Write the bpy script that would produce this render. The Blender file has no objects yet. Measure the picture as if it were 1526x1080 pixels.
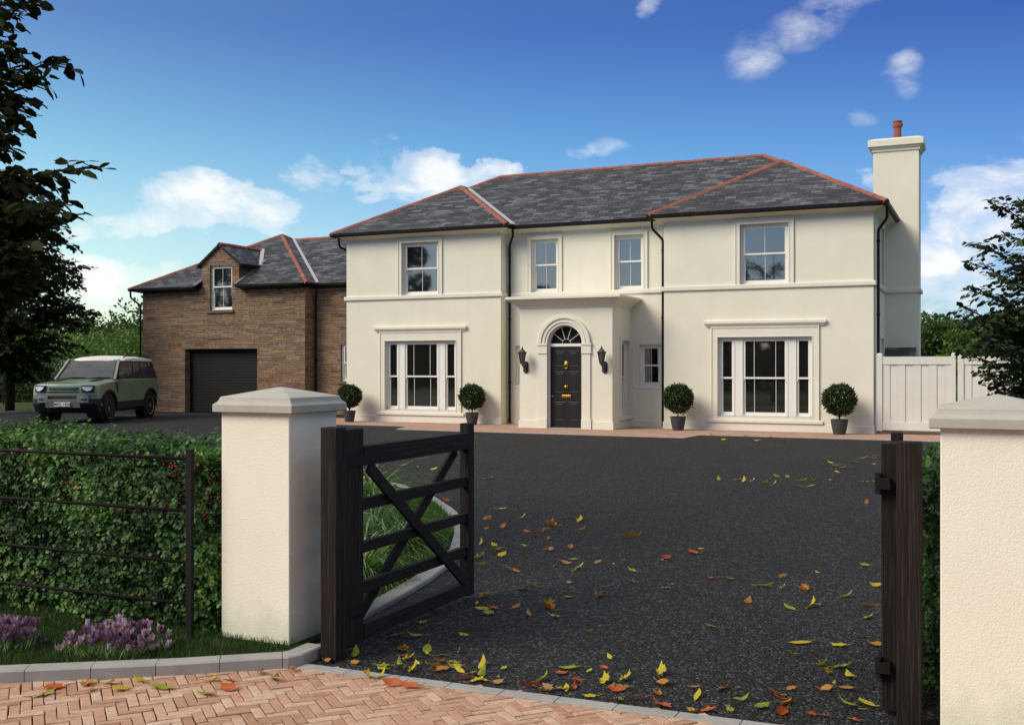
import bpy, bmesh, math, random
import numpy as np
from mathutils import Vector, Matrix
R=math.radians
SKYGRADE=[(0,(.85,1.02,1.10)),(.12,(.80,.99,1.10)),(.20,(.52,.84,1.05)),(.31,(.34,.52,.90)),(.42,(.34,.50,.84)),(.6,(.7,.75,.8)),(1,(.75,.75,.75))]
SKYAZ=[(0,(.85,.74,.76)),(.15,(1.3,1.2,1.02)),(.26,(1.7,1.42,1.08)),(.49,(1,1,1)),(.71,(.66,.66,.80)),(.9,(.8,.74,.76))]
CLOUDC=(7.8,7.6,7.3); SKYS=.098; SUNE=2.3; SUNA=32; SUNC=(1,.895,.72); EXPO=0.56
random.seed(7); rng=np.random.default_rng(7)
S=bpy.context.scene; COL=S.collection
# ------------------------------------------------------------------ helpers
def tag(o,label=None,cat=None,group=None,kind=None):
    if label: o['label']=label
    if cat: o['category']=cat
    if group: o['group']=group
    if kind: o['kind']=kind
    return o
def empty(name,loc=(0,0,0),rz=0,label=None,cat=None,group=None):
    o=bpy.data.objects.new(name,None); COL.objects.link(o); o.location=loc; o.rotation_euler=(0,0,rz)
    o.empty_display_size=.2
    return tag(o,label,cat,group)
def autouv(me):
    uv=me.uv_layers.new(name='UVMap')
    n=len(me.loops); nv=len(me.vertices)
    co=np.empty(nv*3); me.vertices.foreach_get('co',co); co=co.reshape(-1,3)
    li=np.empty(n,dtype=np.int32); me.loops.foreach_get('vertex_index',li)
    npol=len(me.polygons); no=np.empty(npol*3); me.polygons.foreach_get('normal',no); no=no.reshape(-1,3)
    lt=np.empty(npol,dtype=np.int32); me.polygons.foreach_get('loop_total',lt)
    N=np.repeat(no,lt,axis=0); P=co[li]
    flip=N[:,2]<0; N2=N.copy()
    h=np.stack([-N2[:,1],N2[:,0],np.zeros(n)],1); l=np.linalg.norm(h,axis=1)
    flat=(l<.05); h[flat]=[1,0,0]; l[flat]=1; h/=l[:,None]
    v=np.cross(N2,h); v[flat]=[0,1,0]
    out=np.stack([(P*h).sum(1),(P*v).sum(1)],1)
    uv.data.foreach_set('uv',out.ravel())
class MB:
    def __init__(s): s.v=[]; s.f=[]; s.m=[]
    def add(s,vs,fs,mi=0):
        b=len(s.v); s.v+= [tuple(x) for x in vs]; s.f+=[[b+i for i in f] for f in fs]; s.m+=[mi]*len(fs); return s
    def box(s,x0,x1,y0,y1,z0,z1,mi=0):
        return s.add([(x0,y0,z0),(x1,y0,z0),(x1,y1,z0),(x0,y1,z0),(x0,y0,z1),(x1,y0,z1),(x1,y1,z1),(x0,y1,z1)],
            [(0,3,2,1),(4,5,6,7),(0,1,5,4),(1,2,6,5),(2,3,7,6),(3,0,4,7)],mi)
    def beam(s,a,b,w,h,mi=0,up=(0,0,1)):
        a=Vector(a);b=Vector(b);d=(b-a).normalized();u=Vector(up)
        r=d.cross(u)
        if r.length<1e-4: r=d.cross(Vector((0,1,0)))
        r.normalize();u=r.cross(d).normalized()
        P=[]
        for p in(a,b):
            for(i,j)in((-1,-1),(1,-1),(1,1),(-1,1)): P.append(p+r*(w/2*i)+u*(h/2*j))
        return s.add(P,[(3,2,1,0),(4,5,6,7),(0,1,5,4),(1,2,6,5),(2,3,7,6),(3,0,4,7)],mi)
    def tube(s,pts,r,n=8,mi=0,cap=True):
        pts=[Vector(p) for p in pts]; rs=r if hasattr(r,'__len__') else [r]*len(pts)
        V=[];F=[];prev=None
        for i,p in enumerate(pts):
            d=(pts[min(i+1,len(pts)-1)]-pts[max(i-1,0)]).normalized()
            a=prev if prev is not None else (Vector((0,0,1)) if abs(d.z)<.9 else Vector((1,0,0)))
            x=(a-d*a.dot(d)).normalized(); prev=x; y=d.cross(x)
            for k in range(n):
                t=2*math.pi*k/n; V.append(p+(x*math.cos(t)+y*math.sin(t))*rs[i])
        for i in range(len(pts)-1):
            for k in range(n):
                F.append((i*n+k,i*n+(k+1)%n,(i+1)*n+(k+1)%n,(i+1)*n+k))
        if cap: F.append(tuple(range(n))[::-1]); F.append(tuple((len(pts)-1)*n+k for k in range(n)))
        return s.add(V,F,mi)
    def lathe(s,prof,c=(0,0,0),n=24,mi=0,axis='z'):
        V=[];F=[]
        for(r,z)in prof:
            for k in range(n):
                t=2*math.pi*k/n; q=(r*math.cos(t),r*math.sin(t),z)
                if axis=='y': q=(q[0],q[2],q[1])
                V.append((c[0]+q[0],c[1]+q[1],c[2]+q[2]))
        for i in range(len(prof)-1):
            for k in range(n): F.append((i*n+k,i*n+(k+1)%n,(i+1)*n+(k+1)%n,(i+1)*n+k))
        F.append(tuple(range(n))[::-1]); F.append(tuple((len(prof)-1)*n+k for k in range(n)))
        return s.add(V,F,mi)
    def ring(s,x0,x1,y0,y1,prof,mi=0):
        V=[];F=[]
        for(o,z)in prof: V+=[(x0-o,y0-o,z),(x1+o,y0-o,z),(x1+o,y1+o,z),(x0-o,y1+o,z)]
        for i in range(len(prof)-1):
            for k in range(4): F.append((i*4+k,i*4+(k+1)%4,(i+1)*4+(k+1)%4,(i+1)*4+k))
        F.append((3,2,1,0)); b=(len(prof)-1)*4; F.append((b,b+1,b+2,b+3))
        return s.add(V,F,mi)
    def prism(s,poly,ax,a,b,mi=0):
        # poly 2D; ax: 'y' -> (u,?,v); 'x' -> (?,u,v); 'z' -> (u,v,?)
        mk={'y':lambda u,v,t:(u,t,v),'x':lambda u,v,t:(t,u,v),'z':lambda u,v,t:(u,v,t)}[ax]
        n=len(poly); V=[mk(u,v,a) for u,v in poly]+[mk(u,v,b) for u,v in poly]
        F=[tuple(range(n)),tuple(range(2*n-1,n-1,-1))]+[(i,i+n,(i+1)%n+n,(i+1)%n) for i in range(n)]
        return s.add(V,F,mi)
    def build(s,name,mats,parent=None,loc=(0,0,0),bevel=0,smooth=False,recalc=True,uv=True):
        me=bpy.data.meshes.new(name); me.from_pydata(s.v,[],s.f)
        if not isinstance(mats,(list,tuple)): mats=[mats]
        for m in mats: me.materials.append(m)
        if len(mats)>1: me.polygons.foreach_set('material_index',s.m)
        me.update()
        if recalc:
            bm=bmesh.new(); bm.from_mesh(me); bmesh.ops.recalc_face_normals(bm,faces=bm.faces); bm.to_mesh(me); bm.free()
        if uv: autouv(me)
        if smooth: me.polygons.foreach_set('use_smooth',[True]*len(me.polygons))
        o=bpy.data.objects.new(name,me); COL.objects.link(o); o.location=loc
        if parent: o.parent=parent
        if bevel:
            b=o.modifiers.new('b','BEVEL'); b.width=bevel; b.segments=2; b.limit_method='ANGLE'; b.angle_limit=R(40)
        return o
def face_up(mb):
    for i,f in enumerate(mb.f):
        n=Vector((0,0,0)); P=[Vector(mb.v[k]) for k in f]
        for a,b in zip(P,P[1:]+P[:1]): n+=a.cross(b)
        if n.z<0: mb.f[i]=f[::-1]
    return mb
def panel(mb,outline,holes,to3,mi=0):
    """flat wall face with openings; to3(u,v)->xyz"""
    bm=bmesh.new(); es=[]
    for loop in [outline]+holes:
        vs=[bm.verts.new((u,v,0)) for u,v in loop]
        for i in range(len(vs)): es.append(bm.edges.new((vs[i],vs[(i+1)%len(vs)])))
    bmesh.ops.triangle_fill(bm,edges=es,use_beauty=True)
    bm.verts.index_update(); bm.faces.ensure_lookup_table()
    mb.add([to3(v.co.x,v.co.y) for v in bm.verts],[[v.index for v in f.verts] for f in bm.faces],mi); bm.free()
def reveal(mb,loop,to3,din,mi=0):
    n=len(loop); V=[to3(u,v) for u,v in loop]; W=[tuple(np.array(p)+np.array(din)) for p in V]
    mb.add(V+W,[(i,(i+1)%n,(i+1)%n+n,i+n) for i in range(n)],mi)
def rect(a,b,c,d): return [(a,c),(b,c),(b,d),(a,d)]
def sweep(mb,path,prof,closed=False,mi=0):
    """profile (offset outward, z) swept along plan path; outward = right-hand side of travel"""
    n=len(path); P=[Vector(p) for p in path]; V=[]
    for i in range(n):
        dirs=[]
        if closed or i>0: dirs.append((P[i]-P[i-1]).normalized())
        if closed or i<n-1: dirs.append((P[(i+1)%n]-P[i]).normalized())
        ns=[Vector((d.y,-d.x)) for d in dirs]
        m=ns[0] if len(ns)==1 else (ns[0]+ns[1])/(1+ns[0].dot(ns[1]))
        for(o,z)in prof: V.append((P[i].x+m.x*o,P[i].y+m.y*o,z))
    k=len(prof);F=[]
    for i in range(n if closed else n-1):
        j=(i+1)%n
        for a in range(k):
            b=(a+1)%k; F.append((i*k+a,j*k+a,j*k+b,i*k+b))
    if not closed: F.append(tuple(range(k))); F.append(tuple((n-1)*k+a for a in range(k))[::-1])
    mb.add(V,F,mi)
# ------------------------------------------------------------------ materials
MATS={}
def mat(name,base=(.5,.5,.5),rough=.6,metal=0,spec=.5,fn=None):
    m=bpy.data.materials.new(name); m.use_nodes=True; nt=m.node_tree; b=nt.nodes['Principled BSDF']
    b.inputs['Base Color'].default_value=(*base,1); b.inputs['Roughness'].default_value=rough
    b.inputs['Metallic'].default_value=metal; b.inputs['Specular IOR Level'].default_value=spec
    if fn: fn(nt,b)
    MATS[name]=m; return m
def N(nt,t,**k):
    n=nt.nodes.new('ShaderNode'+t)
    for a,v in k.items():
        if a in n.inputs: n.inputs[a].default_value=v
        else: setattr(n,a,v)
    return n
def L(nt,a,b): nt.links.new(a,b)
def co(nt,which='Object',scale=(1,1,1)):
    t=N(nt,'TexCoord'); mp=N(nt,'Mapping'); mp.inputs['Scale'].default_value=scale
    L(nt,t.outputs[which],mp.inputs['Vector']); return mp.outputs['Vector']
def ramp(nt,fac,stops,interp='LINEAR'):
    r=N(nt,'ValToRGB'); r.color_ramp.interpolation=interp; e=r.color_ramp.elements
    while len(e)<len(stops): e.new(.5)
    for i,(p,c) in enumerate(stops): e[i].position=p; e[i].color=(*c,1) if len(c)==3 else c
    L(nt,fac,r.inputs['Fac']); return r.outputs['Color']
def noise(nt,vec,scale,detail=4,rough=.55,out='Fac'):
    n=N(nt,'TexNoise'); n.inputs['Scale'].default_value=scale; n.inputs['Detail'].default_value=detail; n.inputs['Roughness'].default_value=rough
    L(nt,vec,n.inputs['Vector']); return n.outputs[out]
def mix(nt,fac,a,b,mode='MIX'):
    m=N(nt,'Mix',data_type='RGBA',blend_type=mode)
    if isinstance(fac,float): m.inputs['Factor'].default_value=fac
    else: L(nt,fac,m.inputs['Factor'])
    for s,x in((m.inputs[6],a),(m.inputs[7],b)):
        if isinstance(x,tuple): s.default_value=(*x,1)
        else: L(nt,x,s)
    return m.outputs[2]
def bump(nt,b,h,strength=.5,dist=.01,prev=None):
    n=N(nt,'Bump'); n.inputs['Strength'].default_value=strength; n.inputs['Distance'].default_value=dist
    L(nt,h,n.inputs['Height'])
    if prev: L(nt,prev,n.inputs['Normal'])
    L(nt,n.outputs[0],b.inputs['Normal']); return n.outputs[0]
def math_(nt,op,a,b=None,c=None):
    m=N(nt,'Math',operation=op)
    for i,x in enumerate((a,b,c)):
        if x is None: continue
        if isinstance(x,(int,float)): m.inputs[i].default_value=x
        else: L(nt,x,m.inputs[i])
    return m.outputs[0]

def f_render(c1,c2,bs,sc,rain=0.0):
    def fn(nt,b):
        v=co(nt); n1=noise(nt,v,1.1,5,.6); n2=noise(nt,v,sc,3,.6)
        c=ramp(nt,n1,[(.3,c1),(.7,c2)])
        st=noise(nt,co(nt,'Object',(3.,3.,.35)),1.5,5,.65)
        c=mix(nt,ramp(nt,st,[(.5,(0,0,0)),(.85,(.2,.2,.2))]),c,tuple(x*.78 for x in c1))
        if rain:
            sx=N(nt,'SeparateXYZ'); L(nt,v,sx.inputs[0])
            g=math_(nt,'SUBTRACT',math_(nt,'MULTIPLY',n1,.55),sx.outputs['Z'])
            g=ramp(nt,g,[(.0,(0,0,0)),(.3,(rain,)*3)])
            c=mix(nt,g,c,(.50,.56,.38))
        L(nt,c,b.inputs['Base Color']); bump(nt,b,n2,bs,.004)
    return fn
mat('house_render',rough=.85,spec=.2,fn=f_render((.73,.70,.575),(.78,.755,.635),.45,70))
mat('smooth_render',rough=.75,spec=.25,fn=f_render((.72,.69,.59),(.77,.74,.64),.15,90))
def f_pillar(nt,b):
    v=co(nt); n1=noise(nt,v,2,4,.6)
    c=ramp(nt,n1,[(.3,(.82,.77,.655)),(.7,(.86,.815,.70))])
    sx=N(nt,'SeparateXYZ'); L(nt,v,sx.inputs[0])
    g=math_(nt,'SUBTRACT',math_(nt,'MULTIPLY',noise(nt,v,5,5,.7),.75),math_(nt,'MULTIPLY',sx.outputs['Z'],1.1))
    c=mix(nt,ramp(nt,g,[(.05,(0,0,0)),(.4,(.6,.6,.6))]),c,(.45,.52,.33))
    L(nt,c,b.inputs['Base Color'])
    p=bump(nt,b,ramp(nt,noise(nt,v,115,3,.5),[(.35,(0,0,0)),(.65,(1,1,1))]),.35,.0025)
mat('pillar_render',rough=.9,spec=.15,fn=f_pillar)
def f_conc(c1,c2,sc=3):
    def fn(nt,b):
        v=co(nt); n=noise(nt,v,sc,8,.65); c=ramp(nt,n,[(.3,c1),(.7,c2)])
        s=noise(nt,v,300,2,.6); c=mix(nt,ramp(nt,s,[(.62,(0,0,0)),(.75,(.5,.5,.5))]),c,tuple(x*.5 for x in c1))
        L(nt,c,b.inputs['Base Color']); bump(nt,b,noise(nt,v,120,5,.6),.25,.003)
    return fn
mat('cap_stone',rough=.85,spec=.2,fn=f_conc((.36,.35,.31),(.47,.46,.41)))
mat('kerb_stone',rough=.85,spec=.2,fn=f_conc((.27,.265,.255),(.36,.355,.345),5))
mat('white_paint',(.78,.77,.72),.45,spec=.4)
mat('fence_paint',rough=.55,spec=.3,fn=f_conc((.63,.62,.57),(.69,.68,.63),2))
mat('gutter',(.008,.007,.007),.5,spec=.25)
mat('lead_white',(.42,.43,.44),.5,spec=.4)
mat('lead_grey',(.16,.165,.18),.6,spec=.4)
def f_redtile(nt,b):
    v=co(nt); c=ramp(nt,noise(nt,v,2.5,6,.7),[(.3,(.19,.065,.05)),(.55,(.29,.10,.075)),(.8,(.35,.15,.12))])
    L(nt,c,b.inputs['Base Color']); bump(nt,b,noise(nt,v,60,3),.3,.004)
mat('ridge_clay',rough=.8,spec=.2,fn=f_redtile)
def f_slate(nt,b):
    uv=co(nt,'UV'); w=noise(nt,uv,3,3,.6,'Color')
    uvd=mix(nt,.012,uv,w,'LINEAR_LIGHT')
    br=N(nt,'TexBrick',offset=.5); L(nt,uvd,br.inputs['Vector'])
    for k,x in {'Color1':(0,0,0,1),'Color2':(1,1,1,1),'Mortar':(0,0,0,1),'Scale':1,'Mortar Size':.007,'Mortar Smooth':.3,'Bias':0,'Brick Width':.31,'Row Height':.145}.items(): br.inputs[k].default_value=x
    tone=ramp(nt,br.outputs['Color'],[(0,(.020,.021,.024)),(.35,(.038,.039,.045)),(.7,(.068,.071,.080)),(1,(.135,.14,.152))])
    n1=noise(nt,co(nt,'UV',(1,3,1)),5,7,.7); tone=mix(nt,.75,tone,ramp(nt,n1,[(.3,(.45,.45,.5)),(.7,(1.5,1.45,1.4))]),'MULTIPLY')
    n2=noise(nt,uv,.7,4,.6); tone=mix(nt,ramp(nt,n2,[(.5,(0,0,0)),(.75,(.45,.45,.45))]),tone,(.055,.06,.05))
    c=mix(nt,br.outputs['Fac'],tone,(.008,.008,.01))
    L(nt,c,b.inputs['Base Color'])
    # each course steps up towards its lower edge
    sx=N(nt,'SeparateXYZ'); L(nt,uv,sx.inputs[0])
    saw=math_(nt,'FRACT',math_(nt,'DIVIDE',sx.outputs['Y'],.145))
    h=math_(nt,'ADD',math_(nt,'MULTIPLY',math_(nt,'SUBTRACT',1,saw),1.),math_(nt,'MULTIPLY',br.outputs['Color'],.35))
    h=math_(nt,'SUBTRACT',h,math_(nt,'MULTIPLY',br.outputs['Fac'],.8))
    p=bump(nt,b,h,.9,.026); bump(nt,b,n1,.4,.006,p)
mat('slate',rough=.55,spec=.35,fn=f_slate)
def f_stone(nt,b):
    uv=co(nt,'UV'); w=noise(nt,co(nt,'UV',(1,2.5,1)),2.2,4,.6,'Color'); uvd=mix(nt,.035,uv,w,'LINEAR_LIGHT')
    def brick(wd,h,off,ms=.006):
        br=N(nt,'TexBrick',offset=off,squash=.6,squash_frequency=3); L(nt,uvd,br.inputs['Vector'])
        for k,x in {'Color1':(0,0,0,1),'Color2':(1,1,1,1),'Mortar':(0,0,0,1),'Scale':1,'Mortar Size':ms,'Mortar Smooth':.4,'Bias':0,'Brick Width':wd,'Row Height':h}.items(): br.inputs[k].default_value=x
        return br
    a=brick(.56,.062,.37,.005); c_=brick(1.0,.155,.43)
    t=mix(nt,.35,a.outputs['Color'],c_.outputs['Color'])
    c=ramp(nt,t,[(0,(.125,.085,.06)),(.2,(.235,.13,.085)),(.4,(.30,.21,.135)),(.58,(.17,.14,.125)),(.8,(.38,.25,.13)),(1,(.28,.24,.21))])
    n=noise(nt,co(nt,'UV',(1,4,1)),7,7,.75); c=mix(nt,.8,c,ramp(nt,n,[(.3,(.45,.45,.45)),(.7,(1.55,1.5,1.45))]),'MULTIPLY')
    c=mix(nt,math_(nt,'MULTIPLY',a.outputs['Fac'],.55),c,(.02,.015,.012))
    L(nt,c,b.inputs['Base Color'])
    h=math_(nt,'SUBTRACT',math_(nt,'ADD',math_(nt,'MULTIPLY',a.outputs['Color'],.6),math_(nt,'MULTIPLY',n,.9)),a.outputs['Fac'])
    bump(nt,b,h,1.,.03)
mat('ledge_stone',rough=.9,spec=.15,fn=f_stone)
mat('brown_render',rough=.9,spec=.1,fn=f_conc((.13,.085,.055),(.16,.105,.07)))
mat('stone_sill',rough=.85,spec=.2,fn=f_conc((.14,.085,.055),(.18,.115,.075)))
def f_glass(nt,b):
    v=co(nt); bump(nt,b,noise(nt,v,1.2,2,.5),.06,.02)
mat('window_glass',(.012,.013,.013),.03,spec=1.0,fn=f_glass)
MATS['window_glass'].node_tree.nodes['Principled BSDF'].inputs['IOR'].default_value=1.95
mat('car_glass',(.045,.048,.052),.08,spec=.9)
mat('door_paint',(.012,.011,.012),.5,spec=.3)
mat('garage_door',(.010,.010,.0105),.65,spec=.2)
mat('brass',(.75,.42,.05),.28,1)
mat('steel',(.5,.5,.5),.3,1)
mat('iron',(.009,.009,.009),.65,spec=.2)
mat('iron_rail',(.018,.014,.013),.7,spec=.12)
mat('lantern_metal',(.03,.033,.032),.5,spec=.4)
mat('lantern_glass',(.09,.10,.09),.15,spec=.6)
def f_wood(axis):
    def fn(nt,b):
        sc={'z':(42,42,.8),'y':(42,.8,42)}[axis]
        v=co(nt,'Object',sc); n=noise(nt,v,2.2,5,.7)
        v2=co(nt,'Object',{'z':(90,90,2.),'y':(90,2.,90)}[axis]); n2=noise(nt,v2,2,3,.6)
        c=ramp(nt,n,[(.3,(.003,.002,.002)),(.5,(.010,.007,.0065)),(.62,(.020,.014,.012)),(.75,(.042,.031,.027))])
        c=mix(nt,ramp(nt,n2,[(.5,(0,0,0)),(.72,(.7,.7,.7))]),c,(.055,.042,.038))
        L(nt,c,b.inputs['Base Color'])
        p=bump(nt,b,n,.9,.01); bump(nt,b,n2,.5,.004,p)
    return fn
mat('dark_wood_v',rough=.7,spec=.25,fn=f_wood('z')); mat('dark_wood_h',rough=.7,spec=.25,fn=f_wood('y'))
def f_tarmac(nt,b):
    v=co(nt); vo=N(nt,'TexVoronoi'); vo.inputs['Scale'].default_value=62; L(nt,v,vo.inputs['Vector'])
    sp=N(nt,'SeparateColor'); L(nt,vo.outputs['Color'],sp.inputs[0])
    c=ramp(nt,sp.outputs[0],[(0,(.010,.010,.011)),(.45,(.011,.011,.0112)),(.8,(.031,.0305,.0315)),(1,(.10,.10,.102))])
    big=noise(nt,v,.5,5,.6); c=mix(nt,.7,c,ramp(nt,big,[(.3,(.75,.75,.75)),(.7,(1.25,1.25,1.27))]),'MULTIPLY')
    c=mix(nt,.55,c,ramp(nt,noise(nt,co(nt,'Object',(1,.45,1)),26,4,.7),[(.34,(.45,.45,.45)),(.66,(1.6,1.6,1.6))]),'MULTIPLY')
    L(nt,c,b.inputs['Base Color'])
    h=math_(nt,'SUBTRACT',sp.outputs[1],math_(nt,'MULTIPLY',vo.outputs['Distance'],1.4))
    bump(nt,b,h,1.,.016)
mat('driveway',rough=.8,spec=.3,fn=f_tarmac)
def attr_col(nt,name='tone'):
    a=N(nt,'Attribute',attribute_name=name); return a.outputs['Fac']
def f_brick(nt,b):
    v=co(nt); t=attr_col(nt)
    c=ramp(nt,t,[(0,(.44,.25,.17)),(.35,(.515,.31,.215)),(.7,(.57,.37,.265)),(1,(.63,.45,.345))])
    n=noise(nt,v,22,7,.75); c=mix(nt,.6,c,ramp(nt,n,[(.3,(.6,.55,.5)),(.7,(1.25,1.28,1.3))]),'MULTIPLY')
    n3=noise(nt,v,2.,5,.7); c=mix(nt,ramp(nt,n3,[(.56,(0,0,0)),(.72,(.5,.5,.5))]),c,(.24,.19,.12))
    L(nt,c,b.inputs['Base Color']); bump(nt,b,noise(nt,v,60,8,.75),1.,.009)
mat('paver',rough=.9,spec=.15,fn=f_brick)
mat('joint_sand',rough=1,spec=.1,fn=f_conc((.06,.04,.028),(.12,.08,.055),30))
def f_apron(nt,b):
    br=N(nt,'TexBrick'); L(nt,co(nt,'UV'),br.inputs['Vector'])
    for k,x in {'Color1':(.40,.24,.175,1),'Color2':(.52,.34,.26,1),'Mortar':(.16,.11,.08,1),'Scale':1,'Mortar Size':.006,'Brick Width':.21,'Row Height':.075}.items(): br.inputs[k].default_value=x
    c=mix(nt,.5,br.outputs['Color'],ramp(nt,noise(nt,co(nt),1.5,5,.6),[(.3,(.75,.75,.75)),(.7,(1.2,1.2,1.2))]),'MULTIPLY')
    L(nt,c,b.inputs['Base Color'])
mat('apron_brick',rough=.9,spec=.15,fn=f_apron)
mat('soil',(.03,.022,.015),1,spec=.1)
def f_ground(nt,b):
    v=co(nt); c=ramp(nt,noise(nt,v,.15,8,.65),[(.3,(.03,.05,.015)),(.7,(.06,.09,.03))]); L(nt,c,b.inputs['Base Color'])
mat('grass_ground',rough=1,spec=.1,fn=f_ground)
def f_lawn(nt,b):
    v=co(nt); c=ramp(nt,noise(nt,v,40,5,.7),[(.3,(.012,.022,.006)),(.7,(.03,.055,.013))]); L(nt,c,b.inputs['Base Color'])
mat('lawn_base',rough=1,spec=.1,fn=f_lawn)
def leafmat(name,stops,trans=.25,rough=.5,spec=.35):
    def fn(nt,b):
        c=ramp(nt,attr_col(nt),stops); L(nt,c,b.inputs['Base Color'])
        tr=N(nt,'BsdfTranslucent'); L(nt,mix(nt,1.,c,(1.3,1.5,.6),'MULTIPLY'),tr.inputs[0])
        mx=N(nt,'MixShader'); mx.inputs[0].default_value=trans
        out=nt.nodes['Material Output']; L(nt,b.outputs[0],mx.inputs[1]); L(nt,tr.outputs[0],mx.inputs[2]); L(nt,mx.outputs[0],out.inputs[0])
    return mat(name,rough=rough,spec=spec,fn=fn)
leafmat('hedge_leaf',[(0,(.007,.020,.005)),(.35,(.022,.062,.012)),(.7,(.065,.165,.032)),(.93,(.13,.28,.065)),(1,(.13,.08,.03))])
leafmat('shrub_leaf',[(0,(.012,.026,.008)),(.6,(.03,.058,.015)),(1,(.075,.11,.04))],.15)
leafmat('dark_leaf',[(0,(.010,.014,.005)),(.6,(.022,.030,.009)),(1,(.05,.06,.018))],.12,.65,.12)
leafmat('right_leaf',[(0,(.012,.020,.008)),(.6,(.026,.042,.015)),(1,(.06,.085,.028))],.15,.5,.3)
leafmat('wood_leaf',[(0,(.018,.034,.009)),(.5,(.045,.085,.020)),(1,(.12,.17,.06))],.3)
leafmat('light_leaf',[(0,(.04,.085,.016)),(.5,(.085,.16,.03)),(1,(.17,.26,.07))],.3)
leafmat('grass_blade',[(0,(.010,.025,.005)),(.6,(.028,.06,.012)),(1,(.075,.12,.03))],.3)
leafmat('island_blade',[(0,(.03,.075,.012)),(.6,(.07,.16,.03)),(1,(.16,.26,.08))],.35)
leafmat('ornamental_blade',[(0,(.06,.12,.035)),(.6,(.16,.26,.09)),(1,(.42,.52,.28))],.3)
leafmat('crocus_petal',[(0,(.14,.055,.16)),(.5,(.29,.16,.32)),(1,(.55,.42,.58))],.35)
mat('bark',rough=.95,spec=.1,fn=f_conc((.018,.014,.011),(.05,.038,.03),12))
mat('berry',(.35,.012,.012),.3)
mat('pot_grey',rough=.6,spec=.3,fn=f_conc((.045,.046,.05),(.06,.061,.066),4))
def f_autumn(c1,c2,c3):
    def fn(nt,b):
        v=co(nt); c=ramp(nt,noise(nt,v,28,4,.6),[(.32,c1),(.55,c2),(.75,c3)])
        L(nt,c,b.inputs['Base Color'])
        tr=N(nt,'BsdfTranslucent'); L(nt,c,tr.inputs[0]); mx=N(nt,'MixShader'); mx.inputs[0].default_value=.25
        out=nt.nodes['Material Output']; L(nt,b.outputs[0],mx.inputs[1]); L(nt,tr.outputs[0],mx.inputs[2]); L(nt,mx.outputs[0],out.inputs[0])
    return fn
mat('leaf_yellow',rough=.55,fn=f_autumn((.42,.31,.012),(.55,.46,.02),(.27,.25,.015)))
mat('leaf_green',rough=.55,fn=f_autumn((.16,.19,.013),(.30,.33,.02),(.45,.40,.03)))
mat('leaf_orange',rough=.6,fn=f_autumn((.36,.12,.015),(.48,.22,.03),(.22,.09,.03)))
mat('leaf_red',rough=.55,fn=f_autumn((.42,.05,.012),(.52,.13,.02),(.22,.03,.01)))
mat('leaf_brown',rough=.7,fn=f_autumn((.22,.10,.035),(.38,.22,.07),(.15,.07,.03)))
# car
def f_carpaint(nt,b):
    b.inputs['Coat Weight'].default_value=.8; b.inputs['Coat Roughness'].default_value=.06
mat('car_green',(.185,.245,.16),.38,.25,fn=f_carpaint)
mat('car_white',(.72,.71,.67),.45,spec=.3)
mat('car_black',(.010,.010,.011),.55); mat('tyre',(.011,.011,.011),.85,spec=.2)
mat('car_grey',(.20,.20,.205),.45,.4); mat('rim',(.6,.6,.6),.4,.2)
mat('headlamp',(.65,.70,.78),.12,.3,.8); mat('plate_white',(.72,.72,.68),.5); mat('badge_green',(.01,.10,.05),.4)
M=MATS
# ------------------------------------------------------------------ foliage tools
def leafcloud(name,pos,axis,nor,size,m,parent=None,width=.55,fold=.25,tone=None,shape='leaf'):
    """many small folded leaves as one mesh. pos,axis,nor: Nx3 arrays, size N"""
    n=len(pos); a=axis/np.linalg.norm(axis,axis=1,keepdims=True)
    s=np.cross(a,nor); s/=np.linalg.norm(s,axis=1,keepdims=True)+1e-9; u=np.cross(s,a)
    sz=size[:,None]
    if shape=='leaf':
        pts=[(0,0,0),(.33,.5,.12),(.75,.36,.06),(1,0,-.10),(.75,-.36,.06),(.33,-.5,.12)]
        faces=[(0,1,2,3),(0,3,4,5)]
    elif shape=='blade':
        pts=[(0,.5,0),(0,-.5,0),(.5,-.38,.10),(.5,.38,.10),(1,0,.0)]
        faces=[(0,1,2,3),(3,2,4)]
    k=len(pts); V=np.empty((n,k,3))
    for i,(l,w,h) in enumerate(pts): V[:,i,:]=pos+a*sz*l+s*sz*w*width+u*sz*h*(fold*4)
    V=V.reshape(-1,3); base=np.arange(n)[:,None]*k
    loops=[];starts=[];tot=[];off=0
    per=sum(len(f) for f in faces)
    idx=np.concatenate([base+np.array(f)[None,:] for f in faces],axis=1).ravel()
    st=[];c=0
    for f in faces: st.append(c); c+=len(f)
    starts=(np.arange(n)[:,None]*per+np.array(st)[None,:]).ravel(); tot=np.tile([len(f) for f in faces],n)
    me=bpy.data.meshes.new(name); me.vertices.add(len(V)); me.vertices.foreach_set('co',V.ravel())
    me.loops.add(len(idx)); me.loops.foreach_set('vertex_index',idx.astype(np.int32))
    me.polygons.add(len(starts)); me.polygons.foreach_set('loop_start',starts.astype(np.int32)); me.polygons.foreach_set('loop_total',tot.astype(np.int32))
    me.update(calc_edges=True); me.validate()
    at=me.attributes.new('tone','FLOAT','POINT'); t=tone if tone is not None else rng.random(n)
    at.data.foreach_set('value',np.repeat(np.clip(t,0,1),k).astype(np.float32))
    me.materials.append(m); o=bpy.data.objects.new(name,me); COL.objects.link(o)
    if parent: o.parent=parent
    return o
def runit(n): 
    v=rng.normal(size=(n,3)); return v/np.linalg.norm(v,axis=1,keepdims=True)
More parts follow.
